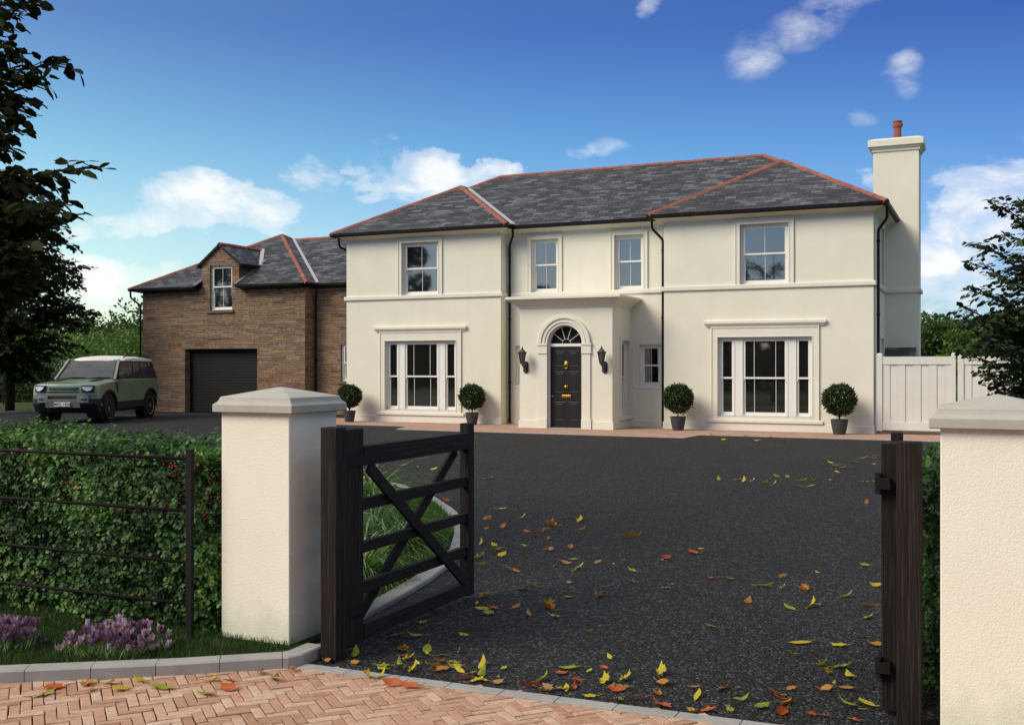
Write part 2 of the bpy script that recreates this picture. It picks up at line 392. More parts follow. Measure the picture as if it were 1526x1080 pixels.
def build_tree(root,trunk_pts,trunk_r,limbs,leafsize,m,twig_step=.14,twig_len=.5,leaf_step=.055,droop=.2,limb_r=.03,seed=1):
    """limbs: list of point lists (root -> tip) in local space"""
    r_=np.random.default_rng(seed)
    mb=MB(); mb.tube(trunk_pts,trunk_r,10); mb.build('trunk',M['bark'],root,smooth=True)
    wb=MB(); P=[];A=[];Nn=[]
    for lp in limbs:
        pts=np.array(lp,float); n=len(pts)
        seg=np.linalg.norm(np.diff(pts,axis=0),axis=1); Lt=seg.sum(); cum=np.r_[0,np.cumsum(seg)]
        wb.tube(lp,[limb_r*(1-.85*i/(n-1))*min(1.2,Lt/2)+.003 for i in range(n)],5)
        s=.12*Lt
        side=1
        while s<Lt:
            i=min(np.searchsorted(cum,s)-1,n-2); t=(s-cum[i])/seg[i]; p=pts[i]+(pts[i+1]-pts[i])*t
            d=(pts[i+1]-pts[i])/seg[i]
            f=1-s/Lt; tl=twig_len*(.35+.9*f**.7)*min(1,Lt/1.5)*r_.uniform(.6,1.25)
            sd=np.cross(d,[0,0,1]); sd/=np.linalg.norm(sd)+1e-6
            ang=r_.uniform(-.7,.7)
            lat=sd*side*math.cos(ang)+np.array([0,0,1])*math.sin(ang)
            td=d*.65+lat*.8; td/=np.linalg.norm(td)
            q=p+td*tl+np.array([0,0,-droop*tl*tl]) 
            mid=(p+q)/2+np.array([0,0,.08*tl])
            wb.tube([p,mid,q],[.006,.004,.0015],3,cap=False)
            k=max(2,int(tl/leaf_step))
            for j in range(k):
                u=(j+1)/k
                c=p*(1-u)**2+2*mid*u*(1-u)+q*u*u
                sd2=np.cross(td,[0,0,1]); sd2/=np.linalg.norm(sd2)+1e-6
                ax=td*.6+sd2*(1 if j%2 else -1)*.7+r_.normal(size=3)*.25+np.array([0,0,-.35])
                P.append(c); A.append(ax); Nn.append(np.array([0,0,1])+r_.normal(size=3)*.45)
            s+=twig_step*r_.uniform(.7,1.3); side*=-1
        # terminal leaves
        d=pts[-1]-pts[-2]; d/=np.linalg.norm(d)
        for j in range(4):
            P.append(pts[-1]-d*.05*j); A.append(d+r_.normal(size=3)*.4); Nn.append(np.array([0,0,1])+r_.normal(size=3)*.3)
    wb.build('limbs',M['bark'],root,uv=False,recalc=False)
    P=np.array(P);A=np.array(A);Nn=np.array(Nn)
    sz=leafsize*r_.uniform(.65,1.2,len(P))
    leafcloud('crown',P,A,Nn,sz,m,root,width=.62,fold=.12)
def curve_limb(p0,p1,lift=.15,n=6,wob=.05,r_=rng):
    p0=np.array(p0,float);p1=np.array(p1,float); Lg=np.linalg.norm(p1-p0); out=[]
    for i in range(n):
        t=i/(n-1); p=p0+(p1-p0)*t+np.array([0,0,math.sin(math.pi*t)*lift*Lg])
        if 0<i<n-1: p=p+r_.normal(size=3)*wob*Lg*.5
        out.append(tuple(p))
    return out
def blob_tree(root,h,w,n,leaf,m,seed,trunk=True,low=.15,nb=26):
    """distant broadleaf tree: leaf clumps spread over an uneven crown"""
    r_=np.random.default_rng(seed); P=[];A=[];T=[]
    if trunk:
        mb=MB(); mb.tube([(0,0,0),(.05*w,0,h*.4),(0,.03*w,h*.75)],[.05*w,.035*w,.01*w],7)
        for k in range(5):
            a=k*1.3; mb.tube([(0,0,h*.3+k*.06*h),(math.cos(a)*w*.3,math.sin(a)*w*.3,h*(.5+.07*k))],[.02*w,.006*w],5)
        mb.build('trunk',M['bark'],root,uv=False)
    for k in range(nb):
        a=r_.uniform(0,6.283); el=r_.uniform(-.5,1); rr=w*.5*r_.uniform(.45,.95)*math.sqrt(max(.05,1-el*el*.8))
        c=np.array([math.cos(a)*rr,math.sin(a)*rr,h*(.5+.5*low)+el*h*(.5-.5*low)*.86])
        br=w*r_.uniform(.10,.20); q=int(n/nb)
        d=runit(q); rad=br*r_.random(q)**.25
        P.append(c+d*rad[:,None]*np.array([1.15,1.15,.8])); A.append(d+r_.normal(size=(q,3))*.5)
        T.append(r_.random(q)*.6+r_.uniform(0,.4))
    P=np.concatenate(P);A=np.concatenate(A);T=np.concatenate(T)
    return leafcloud('crown',P,A,runit(len(P))+np.array([0,0,.6]),leaf*r_.uniform(.6,1.3,len(P)),m,root,width=.7,fold=.1,tone=T)
# ------------------------------------------------------------------ HOUSE
house=empty('house',(0,0,0),label='two storey cream rendered house with slate hipped roof and arched black front door',cat='house')
XL0,XL1,XR0,XR1=-17.72,-12.60,-7.87,-2.64; YF,YM,YB=27.0,27.45,34.15; WT=5.46
def fr(y): return lambda u,v:(u,y,v)
def sd(x): return lambda u,v:(x,u,v)
CL,CR=-15.19,-5.265           # centres of the two bays
CM1,CM2=-11.45,-8.977
up=lambda c:rect(c-.61,c+.61,3.71,5.24); gr=lambda c:rect(c-1.18,c+1.18,.36,2.38)
mid=lambda c:rect(c-.41,c+.41,3.71,5.20); sm=lambda c:rect(c-.30,c+.30,1.10,2.22)
SMR,SML=-8.385,-12.075
w=MB()
for x0,x1,c in((XL0,XL1,CL),(XR0,XR1,CR)):
    panel(w,rect(x0,x1,0,WT),[up(c),gr(c)],fr(YF))
    for h_ in(up(c),gr(c)): reveal(w,h_,fr(YF),(0,.22,0))
panel(w,rect(XL1,XR0,0,WT),[mid(CM1),mid(CM2),sm(SMR),sm(SML)],fr(YM))
for h_ in(mid(CM1),mid(CM2),sm(SMR),sm(SML)): reveal(w,h_,fr(YM),(0,.22,0))
for x in(XL1,XR0): w.add([(x,YF,0),(x,YM,0),(x,YM,WT),(x,YF,WT)],[(0,1,2,3)])
sideU=rect(28.55,29.55,3.71,5.24); sideG=rect(28.65,29.45,.9,2.36)
panel(w,rect(YF,YB,0,WT),[sideU,sideG],sd(XR1))
for h_ in(sideU,sideG): reveal(w,h_,sd(XR1),(-.22,0,0))
w.add([(XL0,YF,0),(XL0,YB,0),(XL0,YB,WT),(XL0,YF,WT)],[(0,1,2,3)])
w.add([(XL0,YB,0),(XR1,YB,0),(XR1,YB,WT),(XL0,YB,WT)],[(0,1,2,3)])
w.build('wall',M['house_render'],house,recalc=False)
# trim that follows the plan
OUT=[(XL0,YB),(XL0,YF),(XL1,YF),(XL1,YM),(XR0,YM),(XR0,YF),(XR1,YF),(XR1,YB)]
t=MB(); sweep(t,OUT,[(.003,-.02),(.025,-.02),(.025,.18),(.015,.195),(.003,.195)],False); t.build('plinth',M['smooth_render'],house)
t=MB(); sweep(t,OUT,[(.003,3.595),(.045,3.60),(.055,3.62),(.055,3.70),(.045,3.715),(.003,3.72)],False); t.build('string_course',M['smooth_render'],house)
t=MB(); sweep(t,OUT,[(-.05,5.395),(.03,5.395),(.05,5.42),(.09,5.435),(.15,5.475),(.26,5.50),(.26,5.53),(-.05,5.53)],False); t.build('eaves_cornice',M['smooth_render'],house)
t=MB(); sweep(t,OUT,[(.262,5.485),(.33,5.485),(.365,5.515),(.375,5.585),(.355,5.59),(.262,5.575)],False); t.build('gutter',M['gutter'],house)
# roof
e=5.59; tn=.574
A_=(-18.07,26.65,e);B_=(-12.25,26.65,e);V1=(-12.25,27.1,e);V2=(-8.22,27.1,e);C_=(-8.22,26.65,e);D_=(-2.29,26.65,e)
BL=(-18.07,34.5,e);BR=(-2.29,34.5,e)
AL=(-15.16,29.56,e+tn*2.91);RL_=(-15.16,27.1+2.91,e+tn*2.91)
AR=(-5.255,26.65+2.965,e+tn*2.965);RR_=(-5.255,27.1+2.965,e+tn*2.965)
H1=(-14.37,30.8,e+tn*3.7);H2=(-5.99,30.8,e+tn*3.7)
r=MB()
for f in([A_,B_,AL],[B_,V1,RL_,AL],[BL,A_,AL,RL_,H1],[V1,V2,RR_,H2,H1,RL_],[C_,D_,AR],[V2,C_,AR,RR_],[D_,BR,H2,RR_,AR],[BR,BL,H1,H2]):
    r.add(f,[tuple(range(len(f)))])
rf=face_up(r).build('roof',M['slate'],house,recalc=False); s_=rf.modifiers.new('s','SOLIDIFY'); s_.thickness=.03; s_.offset=-1
def ridge(mb,a,b,w=.088,seg=.45):
    a=Vector(a);b=Vector(b);d=(b-a);Lg=d.length;d.normalize()
    s=d.cross(Vector((0,0,1))).normalized();u=s.cross(d).normalized()
    n=max(1,round(Lg/seg))
    for i in range(n):
        p=a+d*(Lg*i/n+.004);q=a+d*(Lg*(i+1)/n-.004); lift=.012*(i%2)
        prof=[(-w,-.04),(-w*.5,.018),(0,.034),(w*.5,.018),(w,-.04),(w*.9,-.07),(0,.0),(-w*.9,-.07)]
        V=[p+s*x+u*(z+lift*.3) for x,z in prof]+[q+s*x+u*(z+lift*.3) for x,z in prof]; k=len(prof)
        mb.add(V,[(j,(j+1)%k,(j+1)%k+k,j+k) for j in range(k)]+[tuple(range(k))[::-1],tuple(range(k,2*k))])
t=MB()
for a,b in((A_,AL),(B_,AL),(AL,RL_),(RL_,H1),(H1,H2),(H2,RR_),(RR_,AR),(C_,AR),(D_,AR),(BL,H1),(BR,H2)): ridge(t,a,b)
t.build('ridge_tiles',M['ridge_clay'],rf)
def strip(mb,a,b,w,up=.012):
    a=Vector(a);b=Vector(b);mb.beam(a+Vector((0,0,up)),b+Vector((0,0,up)),w,.02)
for q in((V1,RL_),(V2,RR_)):
    t=MB(); strip(t,*q,.13,.03); t.build('valley_lead',M['lead_white'],rf)
# downpipes
def downpipe(pts,parent,r=.035):
    mb=MB(); P=[]
    for i,p in enumerate(pts):
        if 0<i<len(pts)-1:
            a=Vector(pts[i-1]);b=Vector(p);c=Vector(pts[i+1]);P+= [b+(a-b).normalized()*.04,b+(c-b).normalized()*.04]
        else: P.append(Vector(p))
    mb.tube(P,r,10)
    b=Vector(pts[-1]);a=Vector(pts[-2])
    z=a.z-.3
    while z>b.z+.15: mb.tube([(a.x,a.y,z),(a.x,a.y,z+.05)],r*1.35,10); z-=1.8
    mb.build('downpipe',M['gutter'],parent,smooth=False)
downpipe([(-12.26,27.06,5.5),(-12.26,27.08,5.3),(-12.50,27.38,5.05),(-12.50,27.38,.03)],house)
downpipe([(-8.22,27.06,5.5),(-8.22,27.08,5.28),(-8.01,27.38,5.0),(-8.01,27.38,.03)],house)
downpipe([(-2.33,27.05,5.5),(-2.33,27.05,5.22),(-2.56,27.35,4.98),(-2.56,27.35,.03)],house)
downpipe([(-18.0,27.0,5.5),(-18.0,27.02,5.25),(-17.80,27.5,5.05),(-17.80,27.5,4.5)],house)
# windows -----------------------------------------------------------------
def sash(f,g,x0,x1,z0,z1,zm,bars,put,s=.050,gb=.0055):
    """one box sash: outer box x0..x1,z0..z1, meeting rail at zm. put(x,z,d)->xyz with d = depth behind wall face"""
    def bx(mb,a,b,c,d,d0,d1):
        P=[put(u,v,t_) for t_ in(d0,d1) for u,v in((a,c),(b,c),(b,d),(a,d))]
        mb.add(P,[(0,1,2,3),(7,6,5,4),(0,4,5,1),(1,5,6,2),(2,6,7,3),(3,7,4,0)])
    # upper sash (front) and lower sash (behind)
    for(lo,hi,d0)in((zm-.02,z1,.10),(z0,zm+.02,.135)):
        bx(f,x0,x0+s,lo,hi,d0,d0+.035); bx(f,x1-s,x1,lo,hi,d0,d0+.035)
        bh=.045 if lo>z0+.01 else .075
        bx(f,x0+s,x1-s,lo,lo+bh,d0+.001,d0+.034); bx(f,x0+s,x1-s,hi-.045,hi,d0+.001,d0+.034)
        for xb in bars: bx(f,xb-gb,xb+gb,lo+.03,hi-.03,d0+.006,d0+.03)
        q=[put(u,v,d0+.02) for u,v in((x0+s*.7,lo+.03),(x1-s*.7,lo+.03),(x1-s*.7,hi-.03),(x0+s*.7,hi-.03))]
        g.add(q,[(0,1,2,3)])
    for xx in(x0,x1-.03): bx(f,xx,xx+.03,zm-.085,zm-.018,.098,.134)   # sash horns
def window(parent,opn,lights,zm,put,label=None,frame_w=.05,cill=None):
    """opn=(x0,x1,z0,z1) wall opening; lights=list of (x0,x1,bars)"""
    x0,x1,z0,z1=opn; f=MB(); g=MB()
    def bx(mb,a,b,c,d,d0,d1):
        P=[put(u,v,t_) for t_ in(d0,d1) for u,v in((a,c),(b,c),(b,d),(a,d))]
        mb.add(P,[(0,1,2,3),(7,6,5,4),(0,4,5,1),(1,5,6,2),(2,6,7,3),(3,7,4,0)])
    # solid frame area around the lights
    xs=[x0]+[v for l in lights for v in l[:2]]+[x1]
    for i in range(0,len(xs),2):
        if xs[i+1]-xs[i]>.004: bx(f,xs[i],xs[i+1],z0,z1,.085 if 0<i<len(xs)-2 else .095,.2)
    zz0,zz1=z0+.035,z1-.06
    for l in lights:
        bx(f,l[0],l[1],z0,zz0,.075,.2); bx(f,l[0],l[1],zz1,z1,.096,.2)
        sash(f,g,l[0],l[1],zz0,zz1,zm,l[2],put)
    for i in range(2,len(xs)-2,2):   # staff beads beside the mullions
        bx(f,xs[i]+.012,xs[i]+.03,z0,z1,.072,.084); bx(f,xs[i+1]-.03,xs[i+1]-.012,z0,z1,.072,.084)
    wo=f.build('window',M['white_paint'],parent)
    if label: wo['label']=label
    g.build('pane',M['window_glass'],wo,recalc=False)
    return wo
def pf(y): return lambda u,v,d:(u,y+d,v)
def surround(parent,x0,x1,z0,z1,wd,y,top,bottom=None,name='surround',mat_='smooth_render'):
    """moulded architrave: flat band with a raised outer bead"""
    f=MB(); b=z0
    for(a,c,d,e_)in((x0-wd,x0,b,z1+top),(x1,x1+wd,b,z1+top)): f.box(a,c,y-.028,y+.004,d,e_)
    f.box(x0,x1,y-.028,y+.004,z1,z1+top)
    k=.028
    f.box(x0-wd-k,x0-wd,y-.045,y+.004,b,z1+top+k); f.box(x1+wd,x1+wd+k,y-.045,y+.004,b,z1+top+k); f.box(x0-wd,x1+wd,y-.045,y+.004,z1+top,z1+top+k)
    k2=.022
    f.box(x0-k2,x0-.001,y-.038,y-.02,b,z1+k2); f.box(x1+.001,x1+k2,y-.038,y-.02,b,z1+k2); f.box(x0-.001,x1+.001,y-.038,y-.02,z1+.001,z1+k2)
    return f.build(name,M[mat_],parent)
def hood(parent,x0,x1,z,y):
    f=MB(); f.ring(x0+.09,x1-.09,y+.02,y+.05,[(0,z),(.05,z+.0),(.06,z+.03),(.075,z+.035),(.10,z+.075),(.115,z+.085),(.115,z+.15),(.09,z+.165)])
    return f.build('hood_mould',M['smooth_render'],parent)
names={CL:'left',CR:'right'}
for c in(CL,CR):
    wo=window(house,(c-.61,c+.61,3.71,5.24),[(c-.545,c+.545,[c])],4.485,pf(YF))
    surround(wo,c-.61,c+.61,3.71,5.24,.10,YF,.11)
    wo=window(house,(c-1.18,c+1.18,.36,2.38),[(c-1.12,c-.79,[]),(c-.545,c+.545,[c-.27,c+.27]),(c+.79,c+1.12,[])],1.34,pf(YF))
    surround(wo,c-1.18,c+1.18,.30,2.38,.145,YF,.235)
    hood(wo,c-1.5,c+1.5,2.64,YF)
    f=MB(); f.ring(c-1.36,c+1.36,YF+.02,YF+.1,[(0,.20),(.07,.20),(.085,.215),(.085,.28),(.06,.30),(0,.302)]); f.box(c-1.19,c+1.19,YF-.03,YF+.12,.302,.36); f.build('sill',M['smooth_render'],wo)
for c in(CM1,CM2):
    wo=window(house,(c-.41,c+.41,3.71,5.20),[(c-.35,c+.35,[c])],4.48,pf(YM))
    surround(wo,c-.41,c+.41,3.71,5.20,.09,YM,.08)
for c in(SMR,SML):
    wo=window(house,(c-.30,c+.30,1.10,2.22),[(c-.235,c+.235,[c])],1.66,pf(YM))
    f=MB(); f.ring(c-.40,c+.38,YM+.02,YM+.1,[(0,1.02),(.03,1.02),(.035,1.03),(.035,1.085),(.02,1.098)]); f.build('sill',M['smooth_render'],wo)
wo=window(house,(28.55,29.55,3.71,5.24),[(28.62,29.48,[29.05])],4.48,lambda u,v,d:(XR1-d,u,v)); 
f=MB()
for a,b,c_,d in((28.42,28.55,3.71,5.36),(29.55,29.68,3.71,5.36),(28.55,29.55,5.24,5.36)): f.box(XR1-.004,XR1+.03,a,b,c_,d)
f.build('surround',M['smooth_render'],wo)
wo=window(house,(28.65,29.45,.9,2.36),[(28.72,29.38,[29.05])],1.64,lambda u,v,d:(XR1-d,u,v))
f=MB()
for a,b,c_,d in((28.52,28.65,.9,2.47),(29.45,29.58,.9,2.47),(28.65,29.45,2.36,2.47)): f.box(XR1-.004,XR1+.03,a,b,c_,d)
f.build('surround',M['smooth_render'],wo)
# porch --------------------------------------------------------------------
PX0,PX1,PY=-11.53,-8.925,25.92; DC=-10.245; DR=.485; SZ=2.235
arc=[(DC+DR*math.cos(a),SZ+DR*math.sin(a)) for a in [math.pi*k/24 for k in range(25)]]
hole=[(DC-DR,.0),(DC+DR,.0)]+arc
p=MB(); outl=[(PX0,0),(DC-DR,0)]+arc[::-1]+[(DC+DR,0),(PX1,0),(PX1,3.25),(PX0,3.25)]
panel(p,outl,[],fr(PY)); reveal(p,hole,fr(PY),(0,.17,0))
sw=rect(26.62,27.30,.34,2.32)
panel(p,rect(PY,YM,0,3.25),[sw],sd(PX1)); reveal(p,sw,sd(PX1),(-.16,0,0))
panel(p,rect(PY,YM,0,3.25),[sw],sd(PX0)); reveal(p,sw,sd(PX0),(.16,0,0))
porch=p.build('porch',M['house_render'],house,recalc=False)
t=MB(); t.ring(PX0,PX1,PY,YM-.01,[(-.05,3.17),(.02,3.17),(.025,3.20),(.05,3.205),(.055,3.24),(.085,3.245),(.10,3.27),(.14,3.30),(.20,3.335),(.245,3.37),(.26,3.40),(.30,3.405),(.30,3.46),(.28,3.475)])
t.build('porch_cornice',M['smooth_render'],porch)
for a,b in((PX0,DC-.77),(DC+.77,PX1)):
    t=MB(); t.box(a-(.03 if a==PX0 else 0),b+(.03 if b==PX1 else 0),PY-.03,PY+.003,-.02,.20)
    if a==PX0: t.box(PX0-.03,PX0+.003,PY+.003,YM-.03,-.02,.20)
    else: t.box(PX1-.003,PX1+.03,PY+.003,YM-.03,-.02,.20)
    t.build('porch_plinth',M['smooth_render'],porch)
# arch and pilasters
t=MB()
def archband(r0,r1,d,d0=.004):
    n=32; V=[]
    for k in range(n+1):
        a=math.pi*k/n
        for rr,yy in((r0,PY+d0),(r0,PY-d),(r1,PY-d),(r1,PY+d0)): V.append((DC+rr*math.cos(a),yy,SZ+rr*math.sin(a)))
    F=[]
    for k in range(n):
        for j in range(3): F.append((k*4+j,k*4+j+1,k*4+4+j+1,k*4+4+j))
    F+=[(0,1,2,3),(n*4+3,n*4+2,n*4+1,n*4)]
    t.add(V,F)
archband(DR+.004,.555,.03); archband(.557,.60,.055); archband(.602,.655,.038); archband(.657,.725,.075)
for sgn in(-1,1):
    a,b=sorted((DC+sgn*(DR+.002),DC+sgn*.725)); t.box(a,b,PY-.04,PY+.003,.25,1.99)
    a,b=sorted((DC+sgn*(DR-.002),DC+sgn*.745)); t.box(a,b,PY-.055,PY+.002,1.99,2.19)
    a,b=sorted((DC+sgn*(DR-.004),DC+sgn*.765)); t.box(a,b,PY-.075,PY+.001,2.19,2.235); t.box(a,b,PY-.065,PY+.001,1.975,1.99)
    a,b=sorted((DC+sgn*(DR-.001),DC+sgn*.755)); t.box(a,b,PY-.065,PY+.001,-.02,.25)
t.build('door_arch',M['smooth_render'],porch,recalc=True)
DY=PY+.13
t=MB(); t.box(DC-DR,DC+DR,DY-.03,DY+.04,2.16,2.235)
n=24
for k in range(n):
    a0,a1=math.pi*k/n,math.pi*(k+1)/n; V=[]
    for a in(a0,a1):
        for rr,yy in((DR,DY-.02),(DR-.035,DY-.02),(DR-.035,DY+.03),(DR,DY+.03)): V.append((DC+rr*math.cos(a),yy,SZ+rr*math.sin(a)))
    t.add(V,[(0,1,5,4),(1,2,6,5),(3,0,4,7)])
for sg in(-1,1): t.box(*sorted((DC+sg*DR,DC+sg*(DR-.03))),DY-.02,DY+.04,0,2.16)
fan=t.build('fanlight',M['white_paint'],porch)
t=MB(); t.add([(DC,DY+.01,SZ)]+[(DC+(DR-.03)*math.cos(math.pi*k/24),DY+.01,SZ+(DR-.03)*math.sin(math.pi*k/24)) for k in range(25)],[(0,k+1,k+2) for k in range(24)])
t.build('pane',M['window_glass'],porch,recalc=False)
t=MB()
for a in(36,72,108,144): t.beam((DC+.12*math.cos(R(a)),DY-.002,SZ+.12*math.sin(R(a))),(DC+.45*math.cos(R(a)),DY-.002,SZ+.45*math.sin(R(a))),.007,.012)
t.tube([(DC+.12*math.cos(math.pi*k/10),DY-.002,SZ+.12*math.sin(math.pi*k/10)) for k in range(11)],.004,6)
t.build('glazing_bars',M['white_paint'],porch)
# door
d=MB(); dx0,dx1=DC-DR+.03,DC+DR-.03; d.box(dx0,dx1,DY,DY+.045,.02,2.16)
door=None
st=(dx1-dx0); c1,c2=dx0+.11,dx1-.11; cm=(dx0+dx1)/2
for(za,zb)in((.20,.70),(.93,1.50),(1.62,2.04)):
    for(xa,xb)in((c1,cm-.045),(cm+.045,c2)):
        d.ring(xa,xb,DY-.006,DY-.006,[(0,0)],0) if False else None
        # raised and fielded panel
        V=[(xa,DY-.001,za),(xb,DY-.001,za),(xb,DY-.001,zb),(xa,DY-.001,zb)]; i=.018;o=[(xa+i,DY-.008,za+i),(xb-i,DY-.008,za+i),(xb-i,DY-.008,zb-i),(xa+i,DY-.008,zb-i)]
        j=.05; q=[(xa+j,DY-.002,za+j),(xb-j,DY-.002,za+j),(xb-j,DY-.002,zb-j),(xa+j,DY-.002,zb-j)]; j=.07; s2=[(xa+j,DY-.008,za+j),(xb-j,DY-.008,za+j),(xb-j,DY-.008,zb-j),(xa+j,DY-.008,zb-j)]
        F=[]
        for b in(0,4,8): F+=[(b+k,b+(k+1)%4,b+4+(k+1)%4,b+4+k) for k in range(4)]
        d.add(V+o+q+s2,F+[(12,13,14,15)])
door=d.build('front_door',M['door_paint'],house,recalc=True)
t=MB(); t.lathe([(.001,-.045),(.04,-.04),(.06,-.02),(.062,0)],(cm,DY,1.72),20,axis='y'); 
t.tube([(cm+.045*math.cos(a),DY-.045,1.64+.055*math.sin(a)) for a in [2*math.pi*k/16 for k in range(17)]],.011,8,cap=False); t.lathe([(.001,-.03),(.02,-.025),(.022,0)],(cm,DY,1.575),12,axis='y')
t.build('knocker',M['brass'],door,smooth=True)
t=MB(); t.lathe([(.001,-.075),(.03,-.07),(.042,-.05),(.03,-.03),(.016,-.022),(.018,-.006),(.04,-.004),(.042,0)],(cm,DY,1.10),20,axis='y'); t.build('door_knob',M['brass'],door,smooth=True)
t=MB(); t.box(cm-.13,cm+.13,DY-.012,DY,.81,.885); t.box(cm-.11,cm+.11,DY-.02,DY-.0121,.825,.87); t.build('letterbox',M['brass'],door,bevel=.003)
t=MB(); t.lathe([(.001,-.02),(.018,-.018),(.022,0)],(dx0+.06,DY,.85),14,axis='y'); t.build('lock',M['steel'],door,smooth=True)
t=MB(); t.box(DC-DR+.001,DC+DR-.001,PY-.03,DY+.05,-.02,.02); t.build('doorstep',M['cap_stone'],porch)
for xs,sg in((PX1,1),(PX0,-1)):
    wo=window(house,(26.62,27.30,.34,2.32),[(26.70,27.22,[])],1.35,lambda u,v,dd,xs=xs,sg=sg:(xs-sg*dd,u,v))
    f=MB()
    for a,b,c_,d_ in((26.51,26.62,.30,2.41),(27.30,27.41,.30,2.41),(26.62,27.30,2.32,2.41)): f.box(*sorted((xs-sg*.004,xs+sg*.03)),a,b,c_,d_)
    f.build('surround',M['smooth_render'],wo)
    f=MB(); f.box(*sorted((xs-sg*.02,xs+sg*.06)),26.47,27.44,.22,.30); f.build('sill',M['smooth_render'],wo)
# chimney
c=MB(); c.ring(-2.95,-1.80,30.1,31.0,[(0,-.02),(0,7.40),(.03,7.40),(.035,7.45),(.06,7.47),(.10,7.53),(.125,7.535),(.125,7.70),(.10,7.715),(-.02,7.76)])
ch=c.build('chimney',M['house_render'],house)
t=MB(); sweep(t,[(-2.64,30.1),(-1.80,30.1),(-1.80,31.0)],[(.003,3.595),(.045,3.60),(.055,3.62),(.055,3.70),(.045,3.715),(.003,3.72)]); t.build('string_course',M['smooth_render'],ch)
t=MB(); t.lathe([(.13,7.74),(.135,7.80),(.115,7.82),(.105,7.84),(.095,8.05),(.095,8.08),(.115,8.10),(.135,8.13),(.14,8.17),(.125,8.21),(.10,8.225),(.115,8.24),(.12,8.27),(.10,8.285),(.08,8.285),(.08,8.1)],(-2.36,30.5,0),24); t.build('chimney_pot',M['ridge_clay'],ch,smooth=False)
# small slate lean-to against the stack
t=MB(); t.add([(-2.63,29.55,1.86),(-1.86,29.55,1.86),(-1.86,30.09,2.14),(-2.63,30.09,2.14),(-2.63,29.55,1.80),(-1.86,29.55,1.80),(-1.86,30.09,2.08),(-2.63,30.09,2.08)],[(0,1,2,3),(7,6,5,4),(0,4,5,1),(1,5,6,2),(2,6,7,3),(3,7,4,0)])
lt=t.build('lean_to_roof',M['slate'],house)
t=MB(); t.box(-2.62,-1.90,29.62,30.09,0,1.85); t.build('lean_to_wall',M['house_render'],lt)
# ------------------------------------------------------------------ GARAGE
gar=empty('garage_block',(0,0,0),label='brown ledge stone garage block with slate roof, gabled dormer and black roller door',cat='garage')
GX0,GX1,GY,GW=-28.20,-21.08,29.60,30.15; ge=4.43; gt=.567
DX0,DX1=-25.48,-23.84; DCx=(DX0+DX1)/2; DZ=5.28; DA=5.90
w=MB()
gd=rect(-26.24,-23.06,0,2.25); dw=rect(-25.12,-24.14,3.60,5.17)
outl=[(GX0,0)]+[(-26.24,0),(-26.24,2.25),(-23.06,2.25),(-23.06,0)]+[(GX1,0),(GX1,4.36),(DX1,4.36),(DX1,DZ),(DCx,DA),(DX0,DZ),(DX0,4.36),(GX0,4.36)]
panel(w,outl,[dw],fr(GY))
reveal(w,dw,fr(GY),(0,.2,0)); reveal(w,gd,fr(GY),(0,.30,0))
w.add([(GX0,GY,0),(GX0,36.7,0),(GX0,36.7,4.36),(GX0,GY,4.36)],[(0,1,2,3)])
w.add([(GX1,GY,0),(GX1,36.7,0),(GX1,36.7,4.36),(GX1,GY,4.36)],[(0,1,2,3)])
w.add([(GX0,36.7,0),(GX1,36.7,0),(GX1,36.7,4.36),(GX0,36.7,4.36)],[(0,1,2,3)])
ww=rect(-20.03,-18.95,1.13,2.38)
panel(w,rect(GX1,XL0,0,4.36),[ww],fr(GW)); reveal(w,ww,fr(GW),(0,.2,0))
w.build('wall',M['ledge_stone'],gar,recalc=False)
for x,s_ in((DX1,.001),(DX0,-.001)):
    w=MB(); w.add([(x+s_,GY+.001,4.2),(x+s_,31.2,5.2),(x+s_,31.2,5.36),(x+s_,GY+.001,5.28)],[(0,1,2,3)]); w.build('dormer_cheek',M['brown_render'],gar,recalc=False)
GA=(-28.55,29.25,ge);GB=(-20.75,29.25,ge);GC=(-20.75,37.05,ge);GD=(-28.55,37.05,ge);GAp=(-24.65,33.15,ge+gt*3.9)
zf=lambda y:ge+gt*(y-29.25)
r=MB(); na,nb=DX0-.02,DX1+.02
front=[GA,(na,29.25,ge),(na,30.15,zf(30.15)),(nb,30.15,zf(30.15)),(nb,29.25,ge),GB,GAp]
r.add(front,[tuple(range(len(front)))])
W0=(-20.75,29.85,ge);W1=(-17.6,29.85,ge);W2=(-17.6,33.45,ge+gt*3.6);W3=(-24.35,33.45,ge+gt*3.6)
for f in([GB,W0,W3,GAp],[GD,GA,GAp],[GC,GD,GAp],[W0,W1,W2,W3],[(-17.6,37.05,ge),GC,W3,W2]): r.add(f,[tuple(range(len(f)))])
r.add([GAp,W3,GC],[(0,1,2)])
grf=face_up(r).build('roof',M['slate'],gar,recalc=False); s_=grf.modifiers.new('s','SOLIDIFY'); s_.thickness=.03; s_.offset=-1
t=MB()
for a,b in((GA,GAp),(GB,GAp),(GAp,W3),(W3,W2),(GD,GAp)): ridge(t,a,b,.085)
t.build('ridge_tiles',M['ridge_clay'],grf)
t=MB(); strip(t,W0,W3,.10,.035); t.build('valley_lead',M['lead_white'],grf)
t=MB()
for a,b in((-28.2,DX0-.12),(DX1+.12,-21.08)):
    sweep(t,[(a,GY),(b,GY)] if a>-28 else [(-28.2,36.7),(-28.2,GY),(b,GY)],[(.0,4.28),(.25,4.33),(.33,4.335),(.365,4.36),(.375,4.43),(.355,4.435),(.0,4.44)])
sweep(t,[(-21.08,GY),(-21.08,GW),(-17.7,GW)],[(.0,4.28),(.20,4.33),(.28,4.335),(.31,4.36),(.32,4.43),(.30,4.435),(.0,4.44)])
t.build('gutter',M['gutter'],gar)
